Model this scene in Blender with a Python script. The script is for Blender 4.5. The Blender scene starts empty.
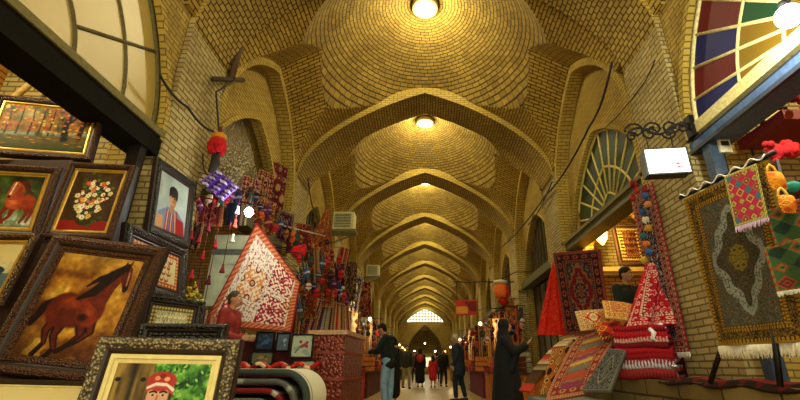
import bpy, math, random
import numpy as np
from mathutils import Vector, Matrix
PI = math.pi
rad = math.radians
random.seed(7)
RNG = np.random.RandomState(11)
SC = bpy.context.scene
COL = SC.collection
# ------------------------------------------------------------------ camera
CAM_H = 0.85; PITCH = rad(21.7); FPX = 420.0
cam = bpy.data.objects.new('camera', bpy.data.cameras.new('camera'))
COL.objects.link(cam); SC.camera = cam
cam.location = (0, 0, CAM_H); cam.rotation_euler = (PI/2 + PITCH, 0, 0)
cam.data.sensor_width = 36; cam.data.lens = 36*FPX/800; cam.data.shift_x = -25/800
cam.data.clip_start = 0.05; cam.data.clip_end = 200
# ------------------------------------------------------------------ world and exposure
world = bpy.data.worlds.new('world'); SC.world = world; world.use_nodes = True
world.node_tree.nodes['Background'].inputs[0].default_value = (1.0, 0.91, 0.60, 1)
world.node_tree.nodes['Background'].inputs[1].default_value = 1.15
SC.view_settings.view_transform = 'Standard'; SC.view_settings.look = 'None'
SC.view_settings.gamma = 1; SC.view_settings.use_curve_mapping = False
SC.view_settings.exposure = 0.9
DOME_W = 55; BULB_W = 95
# ------------------------------------------------------------------ helpers
def at(px, py, X=None, D=None, Z=None):
    c, s = math.cos(PITCH), math.sin(PITCH)
    r = (px-425)/FPX; u = (200-py)/FPX
    v = Vector((r, c-u*s, s+u*c))
    k = X/v.x if X is not None else (D/v.y if D is not None else (Z-CAM_H)/v.z)
    return v*k + Vector((0, 0, CAM_H))
def lin(c):
    c = np.asarray(c, float)
    return np.where(c <= .04045, c/12.92, ((c+.055)/1.055)**2.4)
def hx(s):
    return tuple(int(s[i:i+2], 16)/255 for i in (0, 2, 4))
def L4(c):
    if isinstance(c, str): c = hx(c)
    return tuple(lin(c)) + (1,)
MATS = {}
def nodemat(name):
    m = bpy.data.materials.new(name); m.use_nodes = True
    nt = m.node_tree; b = nt.nodes['Principled BSDF']
    return m, nt, b
def N(nt, t, **k):
    n = nt.nodes.new(t)
    for a, v in k.items(): setattr(n, a, v)
    return n
def plain(col, rough=.7, metal=0, noise=.15, scale=30, bump=.0, spec=.4, name=None, sheen=0):
    key = (col, rough, metal, noise, scale, bump, name)
    if key in MATS: return MATS[key]
    m, nt, b = nodemat(name or 'mat_'+str(col))
    tc = N(nt, 'ShaderNodeTexCoord'); nz = N(nt, 'ShaderNodeTexNoise')
    nz.inputs['Scale'].default_value = scale; nz.inputs['Detail'].default_value = 4
    nt.links.new(tc.outputs['Object'], nz.inputs['Vector'])
    cr = N(nt, 'ShaderNodeValToRGB'); c = np.array(L4(col))
    lo = c*(1-noise*1.6); hi = np.minimum(c*(1+noise*1.6), 1); lo[3] = hi[3] = 1
    cr.color_ramp.elements[0].position = .3; cr.color_ramp.elements[1].position = .7
    cr.color_ramp.elements[0].color = lo; cr.color_ramp.elements[1].color = hi
    nt.links.new(nz.outputs['Fac'], cr.inputs['Fac']); nt.links.new(cr.outputs['Color'], b.inputs['Base Color'])
    b.inputs['Roughness'].default_value = rough; b.inputs['Metallic'].default_value = metal
    b.inputs['Specular IOR Level'].default_value = spec
    if bump:
        bp = N(nt, 'ShaderNodeBump'); bp.inputs['Strength'].default_value = bump; bp.inputs['Distance'].default_value = .01
        nt.links.new(nz.outputs['Fac'], bp.inputs['Height']); nt.links.new(bp.outputs['Normal'], b.inputs['Normal'])
    MATS[key] = m; return m
def emit(col, st, name='lit'):
    key = ('e', col, st)
    if key in MATS: return MATS[key]
    m, nt, b = nodemat(name)
    b.inputs['Emission Color'].default_value = L4(col); b.inputs['Emission Strength'].default_value = st
    b.inputs['Base Color'].default_value = L4(col)
    MATS[key] = m; return m
def brick(name, c1, c2, mortar, bw=.24, rh=.075, ms=.014, bump=.6, rough=.85, stain=.5):
    m, nt, b = nodemat(name)
    uv = N(nt, 'ShaderNodeUVMap'); uv.uv_map = 'uv'
    nzd = N(nt, 'ShaderNodeTexNoise'); nzd.inputs['Scale'].default_value = 2.5
    mx = N(nt, 'ShaderNodeVectorMath', operation='MULTIPLY_ADD')
    nt.links.new(uv.outputs[0], nzd.inputs['Vector'])
    nt.links.new(nzd.outputs['Color'], mx.inputs[0]); mx.inputs[1].default_value = (.035, .035, 0)
    nt.links.new(uv.outputs[0], mx.inputs[2])
    br = N(nt, 'ShaderNodeTexBrick'); nt.links.new(mx.outputs[0], br.inputs['Vector'])
    br.inputs['Scale'].default_value = 1; br.inputs['Brick Width'].default_value = bw; br.inputs['Row Height'].default_value = rh
    br.inputs['Mortar Size'].default_value = ms; br.inputs['Mortar Smooth'].default_value = .25; br.inputs['Bias'].default_value = -.1
    br.inputs['Color1'].default_value = L4(c1); br.inputs['Color2'].default_value = L4(c2); br.inputs['Mortar'].default_value = L4(mortar)
    nz = N(nt, 'ShaderNodeTexNoise'); nz.inputs['Scale'].default_value = .9; nz.inputs['Detail'].default_value = 6
    geo = N(nt, 'ShaderNodeNewGeometry'); nt.links.new(geo.outputs['Position'], nz.inputs['Vector'])
    cr = N(nt, 'ShaderNodeValToRGB'); cr.color_ramp.elements[0].position = .35; cr.color_ramp.elements[1].position = .68
    v = 1-stain*.6
    cr.color_ramp.elements[0].color = (v, v*.96, v*.9, 1); cr.color_ramp.elements[1].color = (1, 1, 1, 1)
    nt.links.new(nz.outputs['Fac'], cr.inputs['Fac'])
    mu = N(nt, 'ShaderNodeMix', data_type='RGBA', blend_type='MULTIPLY'); mu.inputs['Factor'].default_value = 1
    nt.links.new(br.outputs['Color'], mu.inputs['A']); nt.links.new(cr.outputs['Color'], mu.inputs['B'])
    nt.links.new(mu.outputs['Result'], b.inputs['Base Color'])
    bp = N(nt, 'ShaderNodeBump'); bp.invert = True; bp.inputs['Strength'].default_value = bump; bp.inputs['Distance'].default_value = .03
    nt.links.new(br.outputs['Fac'], bp.inputs['Height']); nt.links.new(bp.outputs['Normal'], b.inputs['Normal'])
    b.inputs['Roughness'].default_value = rough; b.inputs['Specular IOR Level'].default_value = .25
    return m
def vcol(name='woven', rough=.9, bump=.0, spec=.2):
    key = ('v', rough, bump, spec)
    if key in MATS: return MATS[key]
    m, nt, b = nodemat(name); a = N(nt, 'ShaderNodeAttribute'); a.attribute_name = 'Col'
    nt.links.new(a.outputs['Color'], b.inputs['Base Color']); b.inputs['Roughness'].default_value = rough
    b.inputs['Specular IOR Level'].default_value = spec
    if bump:
        nz = N(nt, 'ShaderNodeTexNoise'); nz.inputs['Scale'].default_value = 220
        tc = N(nt, 'ShaderNodeTexCoord'); nt.links.new(tc.outputs['Object'], nz.inputs['Vector'])
        bp = N(nt, 'ShaderNodeBump'); bp.inputs['Strength'].default_value = bump; bp.inputs['Distance'].default_value = .004
        nt.links.new(nz.outputs['Fac'], bp.inputs['Height']); nt.links.new(bp.outputs['Normal'], b.inputs['Normal'])
    MATS[key] = m; return m
class MB:
    def __init__(s): s.v = []; s.f = []; s.mi = []; s.uv = []; s.sm = []
    def add(s, vs, fs, mi=0, uvs=None, smooth=False):
        o = len(s.v); s.v += [tuple(p) for p in vs]
        for k, f in enumerate(fs):
            s.f.append([i+o for i in f]); s.mi.append(mi); s.sm.append(smooth)
            if uvs is not None: s.uv.append(uvs[k])
            else:
                P = [Vector(vs[i]) for i in f]; n = (P[1]-P[0]).cross(P[-1]-P[0])
                a = [abs(q) for q in n]; ax = a.index(max(a))
                s.uv.append([((p.y, p.z) if ax == 0 else (p.x, p.z) if ax == 1 else (p.x, p.y)) for p in P])
        return s
    def box(s, x0, x1, y0, y1, z0, z1, mi=0, M=None):
        vs = [Vector((x, y, z)) for x in (x0, x1) for y in (y0, y1) for z in (z0, z1)]
        fs = [(0, 1, 3, 2), (4, 6, 7, 5), (0, 4, 5, 1), (2, 3, 7, 6), (0, 2, 6, 4), (1, 5, 7, 3)]
        o = len(s.f); s.add(vs, fs, mi)
        if M is not None:
            n = len(s.v)
            for i in range(n-8, n): s.v[i] = tuple(M @ Vector(s.v[i]))
        return s
    def tube(s, pts, r, n=8, mi=0, cap=True, smooth=True):
        pts = [Vector(p) for p in pts]; rs = r if isinstance(r, (list, tuple)) else [r]*len(pts)
        vs = []; prev = None
        for i, p in enumerate(pts):
            t = (pts[min(i+1, len(pts)-1)] - pts[max(i-1, 0)]).normalized()
            if prev is None:
                a = t.orthogonal().normalized()
            else:
                a = (prev - t*prev.dot(t)); a = a.normalized() if a.length > 1e-6 else t.orthogonal().normalized()
            prev = a; b = t.cross(a)
            for k in range(n):
                an = 2*PI*k/n; vs.append(p + (a*math.cos(an) + b*math.sin(an))*rs[i])
        fs = []
        for i in range(len(pts)-1):
            for k in range(n):
                fs.append((i*n+k, i*n+(k+1) % n, (i+1)*n+(k+1) % n, (i+1)*n+k))
        if cap:
            fs.append(tuple(range(n))[::-1]); fs.append(tuple(range((len(pts)-1)*n, len(pts)*n)))
        return s.add(vs, fs, mi, smooth=smooth)
    def lathe(s, prof, c=(0, 0, 0), n=16, mi=0, sy=1.0, wob=None, smooth=True):
        c = Vector(c); vs = []
        for j, (r, z) in enumerate(prof):
            for k in range(n):
                an = 2*PI*k/n; rr = r*(1 + (wob(an, z) if wob else 0))
                vs.append(c + Vector((rr*math.cos(an), rr*sy*math.sin(an), z)))
        fs = []
        for j in range(len(prof)-1):
            for k in range(n):
                fs.append((j*n+k, j*n+(k+1) % n, (j+1)*n+(k+1) % n, (j+1)*n+k))
        fs.append(tuple(range(n))[::-1]); fs.append(tuple(range((len(prof)-1)*n, len(prof)*n)))
        return s.add(vs, fs, mi, smooth=smooth)
    def ball(s, c, r, n=12, mi=0, sc=(1, 1, 1), M=None):
        pr = [(max(1e-4, math.sin(PI*j/(n//2+2))), -math.cos(PI*j/(n//2+2))) for j in range(n//2+3)]
        vs = []
        for (a, z) in pr:
            for k in range(n):
                an = 2*PI*k/n
                p = Vector((a*math.cos(an)*sc[0]*r, a*math.sin(an)*sc[1]*r, z*sc[2]*r))
                if M is not None: p = M @ p
                vs.append(Vector(c)+p)
        fs = [(j*n+k, j*n+(k+1) % n, (j+1)*n+(k+1) % n, (j+1)*n+k) for j in range(len(pr)-1) for k in range(n)]
        return s.add(vs, fs, mi, smooth=True)
    def build(s, name, mats, parent=None):
        me = bpy.data.meshes.new(name); me.from_pydata(s.v, [], s.f); me.update()
        if not isinstance(mats, (list, tuple)): mats = [mats]
        for m in mats: me.materials.append(m)
        me.polygons.foreach_set('material_index', s.mi); me.polygons.foreach_set('use_smooth', s.sm)
        u = me.uv_layers.new(name='uv'); flat = [q for f in s.uv for p in f for q in p]
        u.data.foreach_set('uv', flat)
        o = bpy.data.objects.new(name, me); COL.objects.link(o)
        if parent is not None: o.parent = parent
        return o
def tag(o, label=None, cat=None, group=None, kind=None):
    if label: o['label'] = label
    if cat: o['category'] = cat
    if group: o['group'] = group
    if kind: o['kind'] = kind
    return o
def empty(name, loc=(0, 0, 0), rz=0, label=None, cat=None, group=None):
    o = bpy.data.objects.new(name, None); COL.objects.link(o); o.location = loc; o.rotation_euler = (0, 0, rz)
    o.empty_display_size = .1
    return tag(o, label, cat, group)
def struct(o): o['kind'] = 'structure'; return o
def copy_tree(o, parent=None):
    c = o.copy(); COL.objects.link(c)
    if parent is not None: c.parent = parent
    for ch in list(o.children): copy_tree(ch, c)
    return c
def plight(name, loc, W, col=(1, .8, .45), r=.08, parent=None):
    l = bpy.data.lights.new(name, 'POINT'); l.energy = W; l.color = col; l.shadow_soft_size = r
    o = bpy.data.objects.new(name, l); COL.objects.link(o); o.location = loc
    if parent is not None: o.parent = parent
    return o
# ------------------------------------------------------------------ materials of the place
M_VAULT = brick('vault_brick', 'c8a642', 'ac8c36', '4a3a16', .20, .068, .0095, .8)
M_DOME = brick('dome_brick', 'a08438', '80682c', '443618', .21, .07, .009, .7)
M_RIB = brick('rib_brick', 'bc9e48', 'a2863a', '44361a', .12, .07, .009, .8)
M_RIBSIDE = brick('rib_face_brick', 'cbb052', 'b89c46', '7a6428', .2, .06, .008, .3)
M_WALL = brick('wall_brick', 'c2a54e', 'ab9044', '7a6632', .2, .06, .008, .4)
M_PIER = brick('pier_brick', 'c6b47a', 'aa965c', '7a6a40', .22, .066, .010, .6)
M_SHOP = brick('shop_brick', 'd09a3e', 'b8812e', '6a4416', .25, .07, .009, .6)
M_PLASTER = plain('c9ad52', .9, noise=.12, scale=5, bump=.2, name='plaster')
# ------------------------------------------------------------------ the vaulted bays
LB = 4.4; HW = 2.8; XW = 3.05; RB = .45; ZS = 4.7; ZA = 6.92; NB = 10
def pr(s, a=.6):
    s = np.clip(np.abs(s), 0, 1); return a*np.sqrt(np.clip(1-s*s, 0, 1)) + (1-a)*(1-s)
def zrib(x): return ZS + (ZA-ZS)*pr(np.asarray(x)/HW)
def zlat(x, y):
    w = LB/2-RB
    return 4.15 + (1.95 + (XW-np.abs(x))*.58)*pr(np.asarray(y)/w, .7)
def zdome(x, y):
    R = 2.32; r2 = x*x+y*y
    return np.where(r2 < R*R*.98, 7.85 - (R-np.sqrt(np.clip(R*R-r2, 0, None)))*.98, -9)
def bay_mesh():
    xs = np.linspace(-XW, XW, 245); ys = np.unique(np.concatenate([np.linspace(-2.2, -1.755, 11), np.linspace(-1.75, 1.75, 141), np.linspace(1.755, 2.2, 11)]))
    X, Y = np.meshgrid(xs, ys, indexing='ij')
    rib = np.abs(Y) > 1.7501
    zr = zrib(X); cand = np.stack([zr+.16, zlat(X, Y), zdome(X, Y)])
    zi = cand.max(0); which = cand.argmax(0)
    Z = np.where(rib, zr, zi)
    # arclengths for the brick courses
    sx = np.linspace(-XW, XW, 400); ax = np.concatenate([[0], np.cumsum(np.hypot(np.diff(sx), np.diff(zrib(sx))))])
    sy = np.linspace(-2.2, 2.2, 400); ay = np.concatenate([[0], np.cumsum(np.hypot(np.diff(sy), np.diff(zlat(3.0, sy))))])
    AX = np.interp(X, sx, ax); AY = np.interp(Y, sy, ay); RR = np.hypot(X, Y); TH = np.arctan2(Y, X)
    mb = MB(); nx, ny = len(xs), len(ys)
    i, j = np.meshgrid(np.arange(nx-1), np.arange(ny-1), indexing='ij'); i = i.ravel(); j = j.ravel()
    corners = [(i, j), (i, j+1), (i+1, j+1), (i+1, j)]
    rc = np.stack([rib[a, b] for a, b in corners]); wc = np.stack([which[a, b] for a, b in corners])
    allr = rc.all(0); side = rc.any(0) & ~allr
    zone = np.where(allr, 3, np.where(side, 4, np.sort(wc, 0)[2]))
    V = np.stack([X.ravel(), Y.ravel(), Z.ravel()], 1); vid = lambda a, b: a*ny+b
    F = np.stack([vid(a, b) for a, b in corners], 1)
    allv = []; allf = []; alluv = []; mi = []; off = 0
    thc = TH
    for z in range(5):
        sel = zone == z
        if not sel.any(): continue
        f = F[sel]; u, inv = np.unique(f, return_inverse=True); inv = inv.reshape(f.shape)
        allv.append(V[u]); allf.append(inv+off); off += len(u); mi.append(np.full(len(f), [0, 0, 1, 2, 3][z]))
        xx = X.ravel()[f]; yy = Y.ravel()[f]; zz = Z.ravel()[f]
        if z == 0: uv = np.stack([yy, AX.ravel()[f]], -1)
        elif z == 1: uv = np.stack([xx, AY.ravel()[f]], -1)
        elif z == 2:
            t = TH.ravel()[f]; t0 = t[:, :1]; t = t0 + (t-t0+PI) % (2*PI) - PI
            rr_ = RR.ravel()[f]; q_ = (np.floor(rr_.mean(1, keepdims=True)*1.1/.14)+.5)*.14; uv = np.stack([t*q_*1.1, rr_*1.1], -1)
        elif z == 3: uv = np.stack([yy, AX.ravel()[f]], -1)
        else: uv = np.stack([AX.ravel()[f], zz], -1)
        alluv.append(uv)
    V = np.concatenate(allv); F = np.concatenate(allf); UV = np.concatenate(alluv); mi = np.concatenate(mi)
    me = bpy.data.meshes.new('ceiling'); me.from_pydata(V.tolist(), [], F.tolist()); me.update()
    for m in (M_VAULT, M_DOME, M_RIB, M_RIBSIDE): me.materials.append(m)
    me.polygons.foreach_set('material_index', mi.astype(int)); me.polygons.foreach_set('use_smooth', np.ones(len(F), bool))
    me.uv_layers.new(name='uv').data.foreach_set('uv', UV.ravel())
    return me
me_bay = bay_mesh()
lampglass = emit('fffbd8', 14, 'oculus_lamp_glass')
lb = MB(); lb.lathe([(.0001, .03), (.15, .03), (.19, .06), (.0001, .07)], n=24)
rg = MB(); rg.lathe([(.19, -.03), (.26, -.03), (.27, .08), (.19, .08)], n=24)
proto = None
ordn = ['first', 'second', 'third', 'fourth', 'fifth', 'sixth', 'seventh', 'eighth', 'ninth', 'tenth', 'eleventh']
for k in range(NB+1):
    o = bpy.data.objects.new('ceiling', me_bay); COL.objects.link(o); o.location = (0, 2.2+LB*k, 0); struct(o)
    if proto is None:
        proto = empty('dome_lamp', (0, 2.2, 7.74)); lb.build('lamp_glass', lampglass, proto); rg.build('lamp_rim', plain('c8b878', .6), proto)
        d = proto
    else: d = copy_tree(proto)
    d.location = (0, 2.2+LB*k, 7.74)
    tag(d, 'round white dome lamp, in the dome above the camera' if k == 0 else 'round glowing lamp at the crown of the %s brick dome from the near end' % ordn[k-1], 'lamp', 'round lamps at the crowns of the domes')
    plight('lamp_light', (0, 0, -.25), DOME_W, (1, .9, .55), .2, d)
# trim arches on the side walls (thick brick hood over each wall arch)
def archpts(yc, w, zs, h, n=36, a=.7):
    s = np.linspace(-1, 1, n); s = np.sin(s*PI/2)
    return [(yc+w*q, zs+h*float(pr(q, a))) for q in s]
def archband(mb, X0, X1, outer, inner, mi=0):
    n = len(outer); vs = []
    for (yo, zo), (yi, zi) in zip(outer, inner):
        vs += [(X0, yo, zo), (X1, yo, zo), (X1, yi, zi), (X0, yi, zi)]
    fs = []
    for i in range(n-1):
        for q in range(4):
            fs.append((i*4+q, i*4+(q+1) % 4, (i+1)*4+(q+1) % 4, (i+1)*4+q))
    fs += [(0, 1, 2, 3), tuple(4*(n-1)+q for q in (3, 2, 1, 0))]
    mb.add(vs, fs, mi)
def AR(sgn, k): return (1.72, 2.15, 2.86) if k == 0 else (1.58, 1.85 if sgn < 0 else 1.62, XW)
tn = 1
for sgn, sd in ((-1, 'left'), (1, 'right')):
    piers = MB()
    for k in range(NB+2):
        a, b = sorted((sgn*HW, sgn*4.8)); piers.box(a, b, LB*k-RB+.002, LB*k+RB-.002, 0, 7.3)
    struct(piers.build('wall_'+sd, M_PIER))
    pan = MB()
    for k in range(NB+1):
        yc = 2.2+LB*k; aw, ah, XP = AR(sgn, k)
        arch = archpts(yc, aw, 3.2, ah, 31)
        n = len(arch); top = [(yc-1.75+3.5*i/(n-1), 7.2) for i in range(n)]
        vs = [(sgn*XP, y, z) for (y, z) in arch+top]; fs = [(i, i+1, n+i+1, n+i) for i in range(n-1)]
        pan.add(vs, fs)
        # reveal of the arch, jambs beside it
        vs = [(sgn*q, y, z) for q in (XP, XW+.3) for (y, z) in arch]; pan.add(vs, [(i, i+1, n+i+1, n+i) for i in range(n-1)])
        for (ya, yb) in ((yc-1.75, yc-aw), (yc+aw, yc+1.75)):
            a, b = sorted((sgn*XW, sgn*(XW+.3))); pan.box(a, b, ya, yb, 0, 3.2)
            pan.add([(sgn*XW, ya, 3.2), (sgn*XW, yb, 3.2), (sgn*XW, yb, 7.2), (sgn*XW, ya, 7.2)] if False else [(sgn*(XW+.3), ya, 3.2), (sgn*(XW+.3), yb, 3.2), (sgn*(XW+.3), yb, 7.2), (sgn*(XW+.3), ya, 7.2)], [(0, 1, 2, 3)])
    struct(pan.build('wall_'+sd+'_recess', M_WALL))
    back = MB(); a, b = sorted((sgn*4.8, sgn*5.0)); back.box(a, b, 0, LB*(NB+1), 0, 7)
    struct(back.build('wall_'+sd+'_back', M_SHOP))
    ce = MB(); a, b = sorted((sgn*(XW+.02), sgn*4.9)); ce.box(a, b, 0, LB*(NB+1), 5.35, 5.5)
    struct(ce.build('ceiling', M_PLASTER))
    tr = MB()
    for k in range(NB+1):
        yc = 2.2+LB*k
        outer = archpts(yc, 1.75, 4.15, 2.1, 31); inner = archpts(yc, 1.64, 4.15, 1.95, 31)
        outer = [(outer[0][0], 3.0)] + outer + [(outer[-1][0], 3.0)]; inner = [(inner[0][0], 3.0)] + inner + [(inner[-1][0], 3.0)]
        if k: archband(tr, sgn*HW, sgn*(XW+.02), outer, inner)
        aw, ah, XP = AR(sgn, k); o2 = archpts(yc, aw+.07, 3.1, ah+.17, 31); i2 = archpts(yc, aw-.01, 3.1, ah+.08, 31)
        archband(tr, sgn*(XP-.05), sgn*(XP+.02), o2, i2)
    struct(tr.build('trim_%d' % tn, M_RIBSIDE)); tn += 1
# floor
m, nt, b = nodemat('floor_stone')
uv = N(nt, 'ShaderNodeUVMap'); uv.uv_map = 'uv'; br = N(nt, 'ShaderNodeTexBrick'); nt.links.new(uv.outputs[0], br.inputs['Vector'])
br.inputs['Scale'].default_value = 1; br.inputs['Brick Width'].default_value = .5; br.inputs['Row Height'].default_value = .5; br.offset = 0
br.inputs['Mortar Size'].default_value = .008
br.inputs['Color1'].default_value = L4('a88c48'); br.inputs['Color2'].default_value = L4('9a7e3e'); br.inputs['Mortar'].default_value = L4('5a4a22')
nt.links.new(br.outputs['Color'], b.inputs['Base Color']); b.inputs['Roughness'].default_value = .28
fl = MB(); fl.box(-4.9, 4.9, -4, 60, -.1, 0); struct(fl.build('floor', m))
# right-hand stone platform
pl = MB(); pl.box(2.30, 4.8, .9, 7.85, 0, .73)
struct(pl.build('floor_platform', brick('platform_stone', '8e7c4c', '77663c', '4a3e22', .6, .2, .012, .8)))
# end wall with pointed lattice opening and passage
YE = LB*(NB+1)-.02
ew = MB()
top = [(x, 7.9) for x in np.linspace(-2.9, 2.9, 41)]
def xarch(w, zs, h, n=41): return [(y, z) for y, z in archpts(0, w, zs, h, n, .45)]
la = xarch(2.05, 5.45, 1.5); vs = [(x, YE, z) for x, z in la+top]; ew.add(vs, [(i, i+1, 41+i+1, 41+i) for i in range(40)])
for xa, xb in ((-2.9, -2.05), (2.05, 2.9)): ew.box(xa, xb, YE, YE+.3, 0, 7.9)
da = xarch(1.6, 3.0, 2.1); tp = [(x, 5.46) for x in np.linspace(-1.6, 1.6, 41)]
ew.add([(x, YE, z) for x, z in da+tp], [(i, i+1, 41+i+1, 41+i) for i in range(40)])
for xa, xb in ((-2.05, -1.6), (1.6, 2.05)): ew.add([(xa, YE, 0), (xb, YE, 0), (xb, YE, 5.45), (xa, YE, 5.45)], [(0, 1, 2, 3)])
struct(ew.build('wall_end', M_WALL))
lt = MB()
for q in np.arange(-2.0, 2.01, .34):
    hh = 5.45+1.5*float(pr(q/2.05, .45)); lt.box(q-.035, q+.035, YE+.02, YE+.1, 5.4, hh)
for z in np.arange(5.5, 6.9, .3):
    w = max([x for x, zz in la if zz >= z] or [0]); lt.box(-w, w, YE+.02, YE+.1, z-.03, z+.03)
wl = struct(empty('window_1', (0, 0, 0))); lt.build('lattice', plain('8a7434', .8), wl)
fr = MB(); ps = [(x, YE-.02, z) for x, z in xarch(1.68, 2.9, 2.25)]; fr.tube([(-1.68, YE-.02, 0)]+ps+[(1.68, YE-.02, 0)], .09, 6); struct(fr.build('door_1', plain('5a4a2a')))
# passage beyond the end arch
pg = MB(); pg.box(-2.2, -2.0, YE+.3, YE+9, 0, 5.3); pg.box(2.0, 2.2, YE+.3, YE+9, 0, 5.3); pg.box(-2.2, 2.2, YE+.2, YE+9, 5.25, 5.4); pg.box(-2.2, 2.2, YE+9, YE+9.2, 0, 5.4)
struct(pg.build('wall_passage', M_WALL))
# ------------------------------------------------------------------ painting helpers (patterns become mesh colours)
def grid(h, w):
    v, u = np.meshgrid((np.arange(h)+.5)/h, (np.arange(w)+.5)/w, indexing='ij'); return u, v
def sn(h, w, cy, cx, seed):
    r = np.random.RandomState(seed); g = r.rand(int(cy)+2, int(cx)+2)
    y = np.linspace(0, cy, h); x = np.linspace(0, cx, w); yi = y.astype(int).clip(0, int(cy)); xi = x.astype(int).clip(0, int(cx))
    fy = (y-yi)[:, None]; fx = (x-xi)[None]; fy = fy*fy*(3-2*fy); fx = fx*fx*(3-2*fx)
    a = g[yi][:, xi]; b = g[yi][:, xi+1]; c = g[yi+1][:, xi]; d = g[yi+1][:, xi+1]
    return a*(1-fy)*(1-fx)+b*(1-fy)*fx+c*fy*(1-fx)+d*fy*fx
def fn(h, w, c, seed, o=3):
    t = 0; a = 0
    for k in range(o): t = t+sn(h, w, c*2**k*h/w, c*2**k, seed+k)*.5**k; a += .5**k
    return t/a
def canvas(h, w, c): return np.ones((h, w, 3))*np.array(hx(c))
def mixm(C, m, col):
    col = np.array(hx(col)) if isinstance(col, str) else col
    m = np.clip(m, 0, 1)[..., None]; C[:] = C*(1-m)+col*m
def ell(C, x, y, rx, ry, col, a=0, soft=.15):
    h, w, _ = C.shape; u, v = grid(h, w); asp = h/w; du = u-x; dv = (v-y)*asp; ry = ry*asp
    p = du*math.cos(a)+dv*math.sin(a); q = -du*math.sin(a)+dv*math.cos(a)
    mixm(C, (1-np.hypot(p/rx, q/ry))/soft+.5, col)
def poly(C, P, col):
    h, w, _ = C.shape; u, v = grid(h, w); ins = np.zeros((h, w), bool)
    for (x0, y0), (x1, y1) in zip(P, P[1:]+P[:1]):
        if y0 == y1: continue
        c = ((y0 > v) != (y1 > v)) & (u < (x1-x0)*(v-y0)/(y1-y0)+x0); ins ^= c
    mixm(C, ins*1., col)
def stroke(C, P, r, col, soft=.3):
    h, w, _ = C.shape; u, v = grid(h, w); asp = h/w; D = np.full((h, w), 9.)
    rs = r if isinstance(r, (list, tuple)) else [r]*len(P)
    for (p, q, ra, rb_) in zip(P, P[1:], rs, rs[1:]):
        ax, ay = p; bx, by = q; dx = bx-ax; dy = (by-ay)*asp; L = dx*dx+dy*dy+1e-9
        t = np.clip(((u-ax)*dx+(v-ay)*asp*dy)/L, 0, 1); d = np.hypot(u-ax-t*dx, (v-ay)*asp-t*dy)/(ra+(rb_-ra)*t)
        D = np.minimum(D, d)
    mixm(C, (1-D)/soft+.5, col)
def ramp(n, cols):
    cs = np.array([hx(c) for c in cols]); k = len(cs); x = np.clip(n, 0, .9999)*(k-1); i = x.astype(int); f = (x-i)[..., None]
    return cs[i]*(1-f)+cs[np.minimum(i+1, k-1)]*f
def quant(n, cols):
    cs = np.array([hx(c) for c in cols]); r = n.ravel().argsort().argsort().reshape(n.shape)/n.size
    return cs[(r*len(cs)).astype(int).clip(0, len(cs)-1)]
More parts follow.
